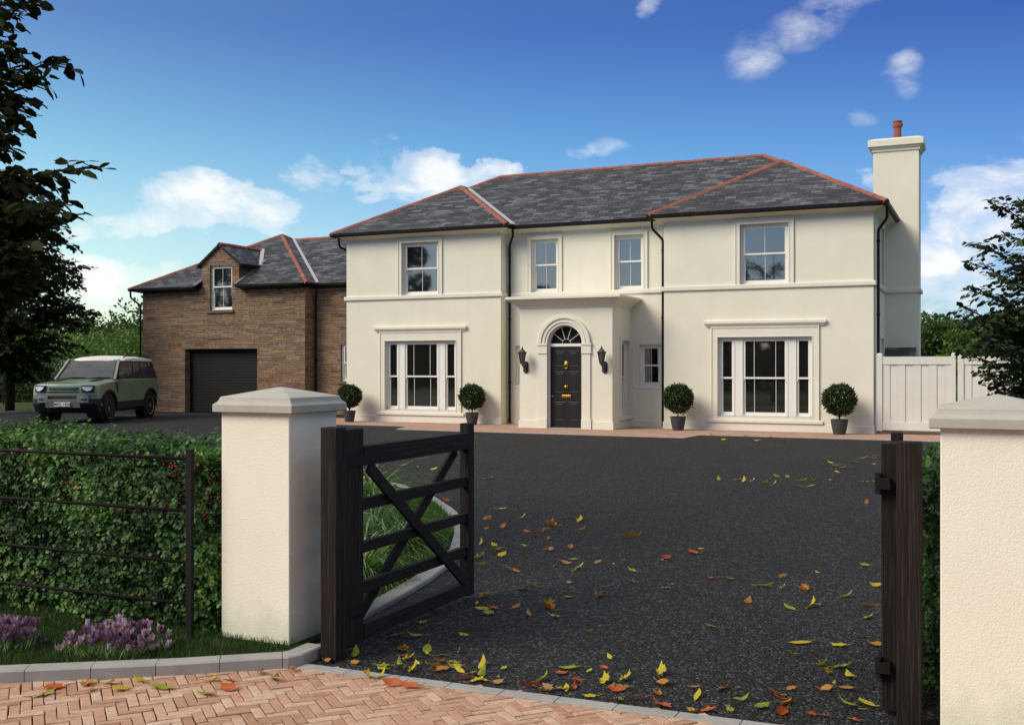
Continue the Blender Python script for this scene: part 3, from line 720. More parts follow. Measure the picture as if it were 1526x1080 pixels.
# dormer roof
t=MB(); ox=.15; zt=lambda x:DA+.03-(abs(x-DCx))*((DA-DZ)/.82)
for sg in(-1,1):
    xe=DCx+sg*(.82+ox); ze=zt(xe); yb=31.95; ye=29.25+(ze-ge)/gt
    f=[(DCx,GY-.07,zt(DCx)),(xe,GY-.07,ze),(xe,ye,ze),(DCx,yb,zt(DCx))]; t.add(f,[(0,1,2,3) if sg>0 else (3,2,1,0)])
dr=face_up(t).build('dormer_roof',M['slate'],gar,recalc=False); s_=dr.modifiers.new('s','SOLIDIFY'); s_.thickness=.05; s_.offset=-1
t=MB(); ridge(t,(DCx,GY-.06,zt(DCx)+.01),(DCx,31.9,zt(DCx)+.01),.10); t.build('ridge_tiles',M['ridge_clay'],dr)
xe=DCx+.97; ze=zt(xe)
t=MB(); t.beam((DCx+.04,31.93,zt(DCx)+.03),(xe,29.25+(ze-ge)/gt,ze+.03),.13,.03); t.build('valley_lead',M['lead_white'],dr)
t=MB(); t.beam((DCx-.04,31.93,zt(DCx)+.03),(DCx-.97,29.25+(ze-ge)/gt,ze+.03),.13,.03)
t.build('valley_lead',M['lead_white'],dr)
for sg,x in((1,DX1),(-1,DX0)):
    t=MB(); t.beam((x+sg*.07,29.28,zf(29.28)+.02),(x+sg*.07,31.0,zf(31.0)+.02),.15,.03); t.build('flashing',M['lead_grey'],dr)
t=MB()
for sg in(-1,1):
    xe=DCx+sg*.97; t.beam((xe,GY-.07,zt(xe)-.05),(xe,30.8,zt(xe)-.05),.06,.08)
    t.beam((DCx,GY-.07,zt(DCx)-.05),(xe,GY-.07,zt(xe)-.05),.035,.075)
t.build('dormer_trim',M['gutter'],dr)
wo=window(gar,(-25.12,-24.14,3.60,5.17),[(-25.06,-24.20,[-24.63])],4.42,pf(GY))
f=MB(); f.box(-25.24,-24.05,GY-.06,GY+.1,3.50,3.60); f.build('sill',M['stone_sill'],wo,bevel=.006)
wo=window(gar,(-20.03,-18.95,1.13,2.38),[(-19.96,-19.02,[-19.49])],1.75,pf(GW))
f=MB(); f.box(-20.13,-18.85,GW-.05,GW+.1,1.04,1.13); f.build('sill',M['stone_sill'],wo)
t=MB(); z=0
while z<2.24:
    h_=min(.10,2.25-z); t.add([(-26.24,GY+.26,z),(-23.06,GY+.26,z),(-23.06,GY+.256,z+.012),(-26.24,GY+.256,z+.012),(-26.24,GY+.256,z+h_*.88),(-23.06,GY+.256,z+h_*.88),(-23.06,GY+.26,z+h_),(-26.24,GY+.26,z+h_)],[(0,1,2,3),(3,2,5,4),(4,5,6,7)]); z+=.10
t.build('roller_door',M['garage_door'],gar,recalc=False)
downpipe([(-28.52,29.32,4.36),(-28.52,29.34,4.12),(-28.36,29.66,3.85),(-28.36,29.66,.02)],gar)
downpipe([(-20.82,29.88,4.36),(-20.82,29.9,4.12),(-20.98,30.09,3.9),(-20.98,30.09,.02)],gar)
# ------------------------------------------------------------------ lanterns
def lantern(x,label):
    o=empty('wall_lantern',(x,PY,1.45),label=label,cat='lantern',group='lanterns beside the front door')
    m=MB(); hx=[(.065*math.cos(R(a)),.16+.12*math.copysign(1,math.sin(R(a)))*(1 if abs(math.sin(R(a)))>.1 else 0)) for a in(0,60,120,180,240,300)]
    m.prism([(.07,.06),(.07,.27),(.035,.32),(-.035,.32),(-.07,.27),(-.07,.06),(-.035,.01),(.035,.01)],'y',0,-.03); m.prism([(.05,.08),(.05,.25),(.02,.29),(-.02,.29),(-.05,.25),(-.05,.08),(-.02,.04),(.02,.04)],'y',-.03,-.055)
    m.build('backplate',M['lantern_metal'],o)
    m=MB(); m.tube([(0,-.04,.12),(0,-.12,.13),(0,-.22,.19),(0,-.25,.24)],.014,8); m.tube([(0,-.04,.22),(0,-.14,.16),(0,-.2,.17)],.009,6); m.build('arm',M['lantern_metal'],o,smooth=True)
    c=(0,-.25,0); m=MB(); m.lathe([(.01,.20),(.03,.225),(.035,.24),(.05,.25)],c,6); m.lathe([(.115,.53),(.12,.545),(.085,.585),(.05,.625),(.03,.635),(.035,.655),(.012,.69),(.008,.72)],c,6)
    for k in range(6):
        a=2*math.pi*k/6; m.beam((.05*math.cos(a),-.25+.05*math.sin(a),.25),(.105*math.cos(a),-.25+.105*math.sin(a),.535),.014,.014)
        m.beam((.115*math.cos(a),-.25+.115*math.sin(a),.535),(.13*math.cos(a),-.25+.13*math.sin(a),.565),.012,.012)
    m.build('cage',M['lantern_metal'],o)
    m=MB(); m.lathe([(.045,.252),(.098,.53)],c,6); m.build('glass',M['lantern_glass'],o)
lantern(-11.35,'black coach lantern on the porch wall to the left of the front door')
lantern(-9.13,'black coach lantern on the porch wall to the right of the front door')
# ------------------------------------------------------------------ GROUND
def sheet(name,poly,z,m,th=None,kind='structure'):
    mb=MB()
    if th: mb.prism(poly,'z',z-th,z)
    else: mb.add([(x,y,z) for x,y in poly],[tuple(range(len(poly)))])
    o=mb.build(name,m); tag(o,kind=kind); return o
def grid_ground():
    mb=MB(); xs=np.concatenate([np.linspace(-700,-70,8),np.linspace(-60,40,21),np.linspace(80,700,8)]); ys=np.concatenate([np.linspace(-500,-40,6),np.linspace(-30,60,19),np.linspace(80,900,10)])
    def hz(x,y):
        d=max(0,math.hypot(x+10,y-15)-45); return -.04+min(10,d*.018)*(1 if y>20 else .4)
    V=[(x,y,hz(x,y)) for y in ys for x in xs]; n=len(xs)
    F=[(j*n+i,j*n+i+1,(j+1)*n+i+1,(j+1)*n+i) for j in range(len(ys)-1) for i in range(n-1)]
    mb.add(V,F); o=mb.build('ground',M['grass_ground'],smooth=True); tag(o,kind='structure')
grid_ground()
KB=[(-7.6,1.95),(-6.2,2.9),(-4.702,3.919),(-3.969,4.398),(-3.636,4.657)]   # kerb face line
edgeY=lambda x:4.857+.04*(x+3.45)
sheet('driveway',[(-3.46,4.855),(-3.02,4.886),(-1.743,4.925),(-.88,4.945),(1.0,4.96),(1.0,5.6),(.45,6.4),(.5,23.5),(3.6,24.9),(3.6,40),(-20,40),(-20,31),(-31.2,31),(-31.2,4.0),(-8,4.0)],0.0,M['driveway'])
sheet('apron',[(-20,25.1),(-14.45,25.15),(-14.0,23.83),(-6.5,23.72),(-6.4,24.9),(3.5,24.8),(3.5,29.5),(-1.8,29.5),(-2.5,28.2),(-17.8,28.2),(-20,28.2)],.006,M['apron_brick'])
t=MB(); pts=[(-20,25.1),(-14.45,25.15),(-14.0,23.83),(-6.5,23.72),(-6.4,24.9),(3.5,24.8)]
sweep(t,pts,[(0,-.05),(.09,-.05),(.09,.012),(0,.012)]); tag(t.build('apron_kerb',M['kerb_stone']),kind='structure')
# herringbone paving in front of the gate (real blocks on a bedding sheet)
sheet('pavement_bedding',[(-9,-3),(4,-3),(4,4.88),(-3.46,4.82),(-3.7,4.74),(-9,1.1)],-.012,M['joint_sand'])
def herring():
    L_,W_=.159,.053; g_=.0019; ang=R(48.8); ca,sa=math.cos(ang),math.sin(ang)
    V=[];F=[];T=[]
    def inside(x,y):
        if not(-7<x<3.2 and 1.2<y): return False
        if x>-3.5: return y<4.84+.03*(x+3.5)
        # left of the gate: in front of the kerb line
        for (x0,y0),(x1,y1) in zip(KB,KB[1:]+[(-3.46,4.80)]):
            if x0<=x<=x1: return y< y0+(y1-y0)*(x-x0)/(x1-x0)+.07
        return False
    r_=random.Random(3)
    U=W_; nlo,nhi=-75,75
    for i in range(-200,200):
        for j in range(-80,80):
            # 3:1 herringbone lattice: shift vectors (1,1) and (6,0)->cells of width U
            bx,by=i+0,i
            ox=bx+6*j
            for hor in(0,1):
                if hor==0: x0,y0,x1,y1=ox*U,by*U,(ox+3)*U,(by+1)*U
                else: x0,y0,x1,y1=(ox+3)*U,(by-2+0)*U,(ox+4)*U,(by+1)*U
                cx,cy=(x0+x1)/2,(y0+y1)/2; wx=-3.3+cx*ca-cy*sa; wy=3.6+cx*sa+cy*ca
                if not inside(wx,wy): continue
                dz=r_.uniform(-.0025,.0025); dth=r_.uniform(-.012,.012); jx=r_.uniform(-.001,.001)
                b=len(V); ci=.003
                hx,hy=(x1-x0)/2-g_-r_.uniform(0,.0015),(y1-y0)/2-g_-r_.uniform(0,.0015)
                for(ix,zz)in((0,-.05),(0,-.001),(ci,.0015)):
                    for sx,sy in((-1,-1),(1,-1),(1,1),(-1,1)):
                        px=sx*(hx-ix)+jx;py=sy*(hy-ix); qx=px*math.cos(dth)-py*math.sin(dth)+cx+r_.uniform(-.0013,.0013); qy=px*math.sin(dth)+py*math.cos(dth)+cy+r_.uniform(-.0013,.0013)
                        V.append((-3.3+qx*ca-qy*sa,3.6+qx*sa+qy*ca,zz+dz+r_.uniform(-.0014,.0014)))
                for l in(0,4): F.extend([(b+l+k,b+l+(k+1)%4,b+l+4+(k+1)%4,b+l+4+k) for k in range(4)])
                F.append((b+8,b+9,b+10,b+11)); T+= [r_.random()]*12
    me=bpy.data.meshes.new('pavement'); me.from_pydata(V,[],F); me.materials.append(M['paver'])
    at=me.attributes.new('tone','FLOAT','POINT'); at.data.foreach_set('value',T); autouv(me)
    o=bpy.data.objects.new('pavement',me); COL.objects.link(o); tag(o,kind='structure')
herring()
# pale flush edging setts
t=MB(); ep=[(-3.47,4.825),(-3.02,4.834),(-1.743,4.868),(-1.17,4.885),(-.88,4.893),(1.6,4.91)]
x=-3.46
def ey(x):
    for (a,b),(c,d) in zip(ep,ep[1:]):
        if a<=x<=c: return b+(d-b)*(x-a)/(c-a)
    return ep[-1][1]
while x<1.5:
    x1=x+.30; y0,y1=ey(x),ey(min(x1,1.6)); t.add([(x+.002,y0-.045,-.04),(x1-.002,y1-.045,-.04),(x1-.002,y1+.045,-.04),(x+.002,y0+.045,-.04),(x+.002,y0-.045,.007),(x1-.002,y1-.045,.007),(x1-.002,y1+.045,.007),(x+.002,y0+.045,.007)],[(4,5,6,7),(0,1,5,4),(1,2,6,5),(2,3,7,6),(3,0,4,7)]); x=x1
tag(t.build('edging',M['kerb_stone'],bevel=.003),kind='structure')
# raised kerb with joints
def kerb(name,pts,h,w_,seg):
    P=[Vector((a,b)) for a,b in pts]; t=MB(); acc=[]; 
    # resample
    Ls=[0]; 
    for a,b in zip(P,P[1:]): Ls.append(Ls[-1]+(b-a).length)
    def at(s):
        for i in range(len(P)-1):
            if s<=Ls[i+1]+1e-9: 
                u=(s-Ls[i])/(Ls[i+1]-Ls[i]); d=(P[i+1]-P[i]).normalized(); return P[i]+(P[i+1]-P[i])*u,d
        return P[-1],(P[-1]-P[-2]).normalized()
    n=max(1,round(Ls[-1]/seg))
    for k in range(n):
        s0,s1=Ls[-1]*k/n+.002,Ls[-1]*(k+1)/n-.002
        brk=[s0]+[l for l in Ls if s0+.02<l<s1-.02]+[s1]; path=[]
        for s in brk: path.append(tuple(at(s)[0]))
        sweep(t,path,[(0,-.05),(0,h-.008),(-.008,h),(-w_,h),(-w_,-.05)])
    o=t.build(name,M['kerb_stone'],recalc=True); return tag(o,kind='structure')
kerb('kerb',KB+[(-3.50,4.762),(-3.462,4.84),(-3.462,5.05)],.065,.115,.33)
# front lawn and island lawn
sheet('lawn',[(-9,1.2),(-7.66,2.05),(-6.26,3.0),(-4.76,4.02),(-4.03,4.50),(-3.72,4.74),(-3.60,4.86),(-3.58,5.3),(-9,5.3)],.058,M['lawn_base'],.1)
ISL=[(-3.45,5.12),(-3.60,5.5),(-3.74,5.97),(-3.81,6.52),(-3.91,7.08),(-4.07,7.75),(-4.25,8.35),(-4.62,9.15),(-5.05,9.95),(-5.586,10.695),(-6.305,11.574),(-7.33,12.554),(-8.8,13.5),(-11,14.1),(-18,14.3)]
kerb('island_kerb',ISL,.035,.13,.45)
sheet('island_lawn',[(a-.12,b-.03) for a,b in ISL]+[(-18,5.1),(-3.7,5.1)],.028,M['lawn_base'],.08)
def blades(name,poly,z,dens,hh,m,kind='stuff',parent=None,lean=.5,wd=.07):
    xs=[p[0] for p in poly];ys=[p[1] for p in poly]; A=(max(xs)-min(xs))*(max(ys)-min(ys)); n=int(A*dens)
    x=rng.uniform(min(xs),max(xs),n);y=rng.uniform(min(ys),max(ys),n)
    ins=np.zeros(n,bool); j=len(poly)-1
    for i in range(len(poly)):
        xi,yi=poly[i];xj,yj=poly[j]
        c=((yi>y)!=(yj>y))&(x<(xj-xi)*(y-yi)/(yj-yi+1e-12)+xi); ins^=c; j=i
    x=x[ins];y=y[ins];n=len(x)
    ax=np.stack([rng.normal(size=n)*lean,rng.normal(size=n)*lean,np.ones(n)],1)
    o=leafcloud(name,np.stack([x,y,np.full(n,z)],1),ax,runit(n),hh*rng.uniform(.5,1.25,n),m,parent,width=wd,fold=.02,shape='blade')
    return tag(o,kind=kind)
blades('lawn_grass',[(-6.4,2.95),(-4.76,4.03),(-4.03,4.51),(-3.72,4.75),(-3.62,4.86),(-3.62,5.0),(-4.1,5.15),(-6.8,5.1)],.056,9000,.045,M['grass_blade'])
blades('island_grass',[(-3.8,5.5),(-3.93,6.5),(-4.2,7.7),(-4.75,9.1),(-5.2,9.95),(-5.75,10.7),(-6.5,11.6),(-8,12.7),(-9,12.7),(-5.6,6.8)],.026,2600,.075,M['island_blade'],wd=.09)
# far lawn strip + kerb at the edge of the drive by the parked car
sheet('far_lawn',[(-31.3,20),(-31.3,31.1),(-20,31.1),(-20,60),(-90,60),(-90,20)],.02,M['far_lawn'] if 'far_lawn' in M else M['grass_ground'],.06)
t=MB(); sweep(t,[(-31.2,20),(-31.2,31.0),(-28.3,31.0)],[(0,-.02),(.0,.07),(-.12,.07),(-.12,-.02)]); tag(t.build('far_kerb',M['kerb_stone']),kind='structure')
# ------------------------------------------------------------------ GATE PILLARS
def pillar(x0,label,wl=0):
    o=empty('gate_pillar',(x0+.23,5.23,0),label=label,cat='gate pillar',group='rendered pillars flanking the driveway entrance')
    s=MB(); s.box(-.23-wl,.23,-.25,.23,-.05,1.385); s.build('shaft',M['pillar_render'],o,bevel=.006)
    c=MB(); c.ring(-.23-wl*.6,.23,-.245,.23,[(-.02,1.376),(.041,1.378),(.045,1.383),(.045,1.423),(.036,1.430),(.024,1.441),(.017,1.455),(.014,1.466),(.004,1.470),(-.222,1.522),(-.2255,1.523)])
    c.build('coping',M['cap_stone'],o,bevel=.003)
    return o
pillar(-4.115,'cream roughcast gate pillar with stone cap standing beside the open gate and the berried hedge',.025)
pillar(-.21,'cream roughcast gate pillar cut off by the right edge of the photo')
# ------------------------------------------------------------------ GATES
def gpost(x0,y0,label,h=1.305):
    o=empty('gate_post',(x0+.055,y0+.055,0),label=label,cat='gate post',group='dark timber gate posts')
    m=MB(); m.box(-.053,.053,-.053,.053,-.05,h); m.build('post',M['dark_wood_v'],o,bevel=.006)
    return o
gpost(-3.44,4.97,'dark timber gate post against the left rendered pillar')
gpost(-.402,5.10,'dark timber gate post in front of the right rendered pillar')
def gate(loc,rz,sgn,label):
    # local: hinge edge at origin, leaf runs +y; sgn=+1 planks seen from +x
    o=empty('field_gate',loc,rz,label=label,cat='gate',group='dark timber entrance gates')
    s=sgn; Lg=1.64
    m=MB(); m.box(-.035,.035,0,.185,.03,1.285); m.build('hanging_stile',M['dark_wood_v'],o,bevel=.004)
    m=MB(); m.box(-.035,.035,Lg-.09,Lg,.03,1.245); m.build('closing_stile',M['dark_wood_v'],o,bevel=.004)
    for a,b in((1.065,1.18),(.80,.87),(.55,.615),(.31,.38),(.045,.135)):
        m=MB(); x0=.012 if a>1 or a<.1 else -.005
        m.box(-.03 if a>1 or a<.1 else -.02,.040 if a>1 or a<.1 else .022,.186,Lg-.091,a,b); m.build('rail',M['dark_wood_h'],o,bevel=.003)
    m=MB(); m.beam((.034,.24,1.055),(.034,Lg-.14,.14),.022,.075,up=(0,0,1)); m.build('brace',M['dark_wood_h'],o,bevel=.003)
    m=MB(); m.beam((-.034,.22,.15),(-.034,Lg-.16,1.06),.022,.075,up=(0,0,1)); m.build('brace',M['dark_wood_h'],o,bevel=.003)
    for z,l in((1.10,.58),(.24,.16)):
        m=MB(); m.box(*sorted((s*.0405,s*.047)),-.02,l,z-.032,z+.032); m.tube([(s*.045,-.03,z-.05),(s*.045,-.03,z+.05)],.018,10); m.box(*sorted((s*-.005,s*.055)),-.075 if s>0 else -.05,-.022 if s>0 else .01,z-.026,z+.026); m.build('hinge',M['iron'],o)
    return o
gate((-3.395,5.115,0),0,1,'dark timber five bar gate standing open beside the left pillar')
gate((-.445,5.27,0),R(3.2),-1,'dark timber gate seen edge on behind the right gate post')
# ------------------------------------------------------------------ ESTATE FENCES
def estate(x0,x1,y,z0,label,posts,group=None,r=.009,pr=.5):
    o=empty('estate_fence',(x1,y,z0),label=label,cat='fence')
    for z in(.20,.445,.745,1.05):
        m=MB(); m.tube([(x0-x1,0,z),(0,0,z)],r*1.15,8); m.build('rail',M['iron_rail'],o,smooth=True)
    for px in posts:
        m=MB(); m.box(px-x1-.022,px-x1+.022,-.012*pr*2,.012*pr*2,-.2,1.10); m.box(px-x1-.022,px-x1+.022,-.018,.018,1.10,1.104); m.build('post',M['iron'],o,bevel=.002)
    return o
estate(-8.3,-4.28,4.87,.056,'black iron estate fence with round rails in front of the berried hedge',[-4.28,-6.32,-8.3])
estate(-46,-28.9,31.6,.02,'dark estate fence on the far lawn beyond the parked car',[-28.9-2.2*k for k in range(8)],r=.014,pr=1)
# ------------------------------------------------------------------ HEDGES
def hedge(x0,x1,y0,y1,z0,z1,n,label,endx=True,seed=1):
    o=empty('hedge',((x0+x1)/2,(y0+y1)/2,z0),label=label,cat='hedge',group='berried hedges by the gate pillars')
    ox,oy=(x0+x1)/2,(y0+y1)/2; r_=np.random.default_rng(seed); hx,hy,hz=(x1-x0)/2,(y1-y0)/2,z1-z0
    # twiggy core
    m=MB()
    for k in range(int((x1-x0)*34)):
        a=(r_.uniform(-hx,hx),r_.uniform(-hy*.6,hy*.6),0); b=(a[0]+r_.uniform(-.25,.25),a[1]+r_.uniform(-.3,.3)*hy*2,hz*r_.uniform(.8,1.04))
        mid=((a[0]+b[0])/2+r_.uniform(-.06,.06),(a[1]+b[1])/2+r_.uniform(-.05,.05),hz*.5)
        b=(min(hx,max(-hx,b[0])),min(hy*.95,max(-hy*.95,b[1])),b[2]); m.tube([a,mid,b],[.008,.005,.0015],4,cap=False)
    m.build('stems',M['bark'],o,uv=False)
    # sprays: short arching shoots on front, top and ends
    def shoots(k,face):
        u=r_.uniform(-1,1,k);v=r_.uniform(0,1,k)
        if face=='f': p=np.stack([u*hx,-hy*np.ones(k),v*hz],1); nn=np.array([0,-1,.15])
        if face=='b': p=np.stack([u*hx,hy*np.ones(k),v*hz],1); nn=np.array([0,1,.15])
        if face=='t': p=np.stack([u*hx,(v*2-1)*hy,hz*np.ones(k)],1); nn=np.array([0,-.1,1])
        if face=='l': p=np.stack([-hx*np.ones(k),u*hy,v*hz],1); nn=np.array([-1,0,.1])
        if face=='r': p=np.stack([hx*np.ones(k),u*hy,v*hz],1); nn=np.array([1,0,.1])
        nz=np.sin(p[:,0]*5.1+seed)+np.sin(p[:,2]*7.3+p[:,0]*2.2)+np.sin(p[:,0]*13+p[:,2]*11)*.5
        p-= nn*(.07-.035*nz)[:,None]
        return p,np.tile(nn,(k,1))
    A_f=(x1-x0)*hz; P=[];AX=[];NN=[];T=[];SZ_=[]
    faces=[('f',.44),('t',.28),('b',.08),('l',.14),('r',.08)]
    for fc,fr_ in faces:
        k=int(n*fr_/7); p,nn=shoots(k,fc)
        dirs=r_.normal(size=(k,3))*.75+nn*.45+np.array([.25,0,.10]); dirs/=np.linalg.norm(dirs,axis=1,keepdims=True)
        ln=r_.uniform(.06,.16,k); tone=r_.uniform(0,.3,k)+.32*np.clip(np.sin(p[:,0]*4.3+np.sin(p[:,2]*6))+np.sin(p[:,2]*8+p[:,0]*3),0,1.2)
        for j in range(7):
            u=(j+.5)/7; q=p+dirs*(ln*u)[:,None]+np.array([0,0,-.25])*((ln*u)**2)[:,None]*3
            side=np.cross(dirs,nn); side/=np.linalg.norm(side,axis=1,keepdims=True)+1e-6
            ax=dirs*.5+side*(1 if j%2 else -1)+r_.normal(size=(k,3))*.25
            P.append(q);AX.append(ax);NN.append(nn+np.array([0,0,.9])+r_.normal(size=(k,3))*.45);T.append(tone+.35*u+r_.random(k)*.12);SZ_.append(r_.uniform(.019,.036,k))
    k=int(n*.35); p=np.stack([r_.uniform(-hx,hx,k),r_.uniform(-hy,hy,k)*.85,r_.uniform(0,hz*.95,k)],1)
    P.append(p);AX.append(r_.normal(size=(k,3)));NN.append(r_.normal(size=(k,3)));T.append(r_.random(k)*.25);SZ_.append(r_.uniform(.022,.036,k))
    P=np.concatenate(P);AX=np.concatenate(AX);NN=np.concatenate(NN);T=np.concatenate(T);SZ_=np.concatenate(SZ_)
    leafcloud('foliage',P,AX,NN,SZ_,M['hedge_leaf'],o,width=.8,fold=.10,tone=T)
    # berries in loose clusters high on the hedge
    m=MB(); 
    for c in range(int((x1-x0)*10)+3):
        cx=r_.uniform(-hx,hx) if r_.random()<.8 else hx-abs(r_.normal())*.2; zz=hz-abs(r_.normal())*.22; yy=-hy+r_.uniform(-.02,.04) if zz<hz-.05 else r_.uniform(-hy,0)
        for b in range(int(r_.integers(4,10))):
            q=(cx+r_.normal()*.022,yy+r_.normal()*.015,zz+r_.normal()*.018); m.lathe([(.001,-.0055),(.0045,-.003),(.0055,0),(.0045,.003),(.001,.0055)],q,6)
    b=m.build('berries',M['berry'],o,smooth=True,uv=False); b['kind']='stuff'
    return o
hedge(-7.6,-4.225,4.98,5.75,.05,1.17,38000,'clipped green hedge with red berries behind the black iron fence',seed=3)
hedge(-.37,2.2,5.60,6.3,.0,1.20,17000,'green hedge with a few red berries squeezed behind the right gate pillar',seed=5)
# ------------------------------------------------------------------ POTTED BALLS
def potted(loc,rad,label,src=None,rz=0):
    o=empty('potted_shrub',loc,rz,label=label,cat='potted shrub',group='ball shrubs in grey pots along the house front')
    if src:
        for ch in src.children:
            c=ch.copy(); COL.objects.link(c); c.parent=o
            for g in ch.children: d=g.copy(); COL.objects.link(d); d.parent=c
        o.scale=(rad/.36,)*3; return o
    m=MB(); m.lathe([(.13,0),(.135,.01),(.175,.20),(.19,.30),(.195,.33),(.18,.335),(.172,.29),(.05,.28)],n=28); pt=m.build('pot',M['pot_grey'],o,smooth=False)
    m=MB(); m.lathe([(.001,.285),(.17,.288),(.17,.295),(.001,.30)],n=20); m.build('soil',M['soil'],pt)
    m=MB(); m.tube([(0,0,.28),(.01,0,.45),(0,.01,.62)],[.02,.016,.012],8)
    for k in range(26):
        d=runit(1)[0]; m.tube([(0,0,.6),tuple(np.array([0,0,.76])+d*.15),tuple(np.array([0,0,.77])+d*.31)],[.008,.005,.002],4,cap=False)
    m.build('stem',M['bark'],o,uv=False)
    n=5200; d=runit(n); bump_=1+.06*np.sin(d[:,0]*9+1)*np.sin(d[:,1]*8)+.05*np.sin(d[:,2]*11+d[:,0]*5); rr=.335*bump_*rng.uniform(.72,1.03,n)
    p=d*(rr*(1+.10*(rng.random(n)>.93)))[:,None]*np.array([1.03,1.03,1.0])+np.array([0,0,.775])
    leafcloud('foliage',p,d*.8+rng.normal(size=(n,3))*.55+np.array([0,0,.25]),runit(n)+d,rng.uniform(.04,.068,n),M['shrub_leaf'],o,width=.5,fold=.12)
    return o
s0=potted((-13.30,26.60,.012),.36,'clipped ball shrub in a grey pot to the right of the left ground floor window')
potted((-17.24,26.42,.012),.35,'clipped ball shrub in a grey pot at the left corner of the cream house',s0,1.1)
potted((-7.33,26.42,.012),.375,'clipped ball shrub in a grey pot between the porch and the right ground floor window',s0,2.3)
potted((-3.36,26.42,.012),.385,'clipped ball shrub in a grey pot next to the white boarded gate',s0,3.9)
# ------------------------------------------------------------------ WHITE BOARDED GATES
def bgate(x0,x1,label,hidden=False):
    o=empty('boarded_gate',(x0,27.05,.10),label=label,cat='boarded gate',group='white boarded side gates')
    Wd=x1-x0
    for a,b in((0,.13),(Wd-.10,Wd)):
        m=MB(); m.ring(a,b,-.05,.05,[(0,-.02),(0,1.82),(-.012,1.845),(-.03,1.855)]); m.build('post',M['fence_paint'],o)
    m=MB(); m.box(.13,Wd-.10,-.035,.035,1.58,1.77); m.build('rail',M['fence_paint'],o,bevel=.004)
    m=MB(); m.box(.13,Wd-.10,-.035,.035,0,.20); m.build('rail',M['fence_paint'],o,bevel=.004)
    m=MB(); x=.13
    m.box(.13,Wd-.10,.012,.03,.2,1.58)
    k=0
    while x<Wd-.12:
        b_=min(x+.175,Wd-.10); m.box(x+.002,b_-.002,(.0 if k%2 else -.018),.012,.2,1.58); x=b_; k+=1
    m.build('boards',M['fence_paint'],o)
bgate(-2.57,-.80,'white boarded gate next to the right corner of the house')
bgate(-.76,1.10,'white boarded gate half hidden by the right tree')
bgate(1.14,3.0,'white boarded panel farthest right, behind the tree and the right pillar') 
# ------------------------------------------------------------------ CROCUS CLUMPS
def crocus_proto():
    P=[];A=[];Nn=[]
    # one bloom: two whorls of upright cupped petals
    return None
def clump(cx,cy,rx,ry,nb,label):
    o=empty('crocus_clump',(cx,cy,.056),label=label,cat='flowers',group='purple crocus clumps on the front lawn')
    protos=[]
    r_=np.random.default_rng(int(abs(cx*100)))
    for v in range(4):
        n=6; a=np.arange(n)*math.pi/3+v; open_=.10+.09*v
        pos=np.stack([np.cos(a)*.004,np.sin(a)*.004,np.full(n,.055)],1); ax=np.stack([np.cos(a)*open_,np.sin(a)*open_,np.ones(n)],1); no=np.stack([-np.cos(a),-np.sin(a),np.full(n,.2)],1)
        b=leafcloud('bloom',pos,ax,no,r_.uniform(.038,.048,n),M['crocus_petal'],None,width=.52,fold=.16,tone=r_.uniform(.1,.9)*np.ones(n)+r_.uniform(-.15,.15,n))
        COL.objects.unlink(b); protos.append(b.data)
    pts=[]
    tries=0
    while len(pts)<nb and tries<5000:
        tries+=1; q=r_.uniform(-1,1,2)
        if q@q>1: continue
        x,y=q[0]*rx,q[1]*ry
        # slanted along the kerb
        X=x*.86-y*.5; Y=x*.5+y*.86
        if all((X-a)**2+(Y-b)**2>.0004 for a,b in pts): pts.append((X,Y))
    for i,(X,Y) in enumerate(pts):
        b=bpy.data.objects.new('bloom',protos[i%4]); COL.objects.link(b); b.parent=o
        b.location=(X,Y,r_.uniform(-.05,.03)+.05*max(0,1-(X/rx)**2)); b.rotation_euler=(r_.normal()*.28,r_.normal()*.28,r_.uniform(0,6)); s_=r_.uniform(.85,1.3); b.scale=(s_,)*3
    n=nb*7; k=r_.integers(0,len(pts),n); pp=np.array(pts)[k]+r_.normal(size=(n,2))*.02
    leafcloud('leaves',np.c_[pp,np.zeros(n)],np.c_[r_.normal(size=(n,2))*.5,np.ones(n)],runit(n),r_.uniform(.06,.11,n),M['ornamental_blade'],o,width=.05,fold=.02,shape='blade')
clump(-4.45,4.46,.28,.14,130,'wide clump of purple crocuses on the lawn between the kerb and the fence post')
clump(-5.13,4.24,.24,.13,100,'clump of purple crocuses cut off by the left edge of the photo')
# ------------------------------------------------------------------ ORNAMENTAL GRASSES on the island
def tuft(x,y,h,n,label,m='ornamental_blade',spread=1.):
    o=empty('ornamental_grass',(x,y,.028),label=label,cat='grass plant',group='ornamental grasses on the island bed')
    r_=np.random.default_rng(int(abs(x*77)+n)); P=[];A=[];Nn=[];Z=[]
    a=r_.uniform(0,6.283,n); el=r_.uniform(.35,1.3,n); seg=5
    p=np.c_[np.cos(a)*.03*r_.random(n),np.sin(a)*.03*r_.random(n),np.zeros(n)]; L_=h*r_.uniform(.7,1.3,n)
    for s in range(seg):
        d=np.c_[np.cos(a)*np.cos(el)*spread,np.sin(a)*np.cos(el)*spread,np.sin(el)]; l=L_/seg
        P.append(p.copy());A.append(d);Nn.append(np.c_[-np.sin(a),np.cos(a),np.zeros(n)]*.2+np.array([0,0,1]));Z.append(l*1.08)
        p=p+d*l[:,None]; el=el-r_.uniform(.22,.42,n)
    t_=r_.random(n); leafcloud('blades',np.concatenate(P),np.concatenate(A),np.concatenate(Nn),np.concatenate(Z),M[m],o,width=.10,fold=.02,tone=np.tile(t_,seg),shape='blade')
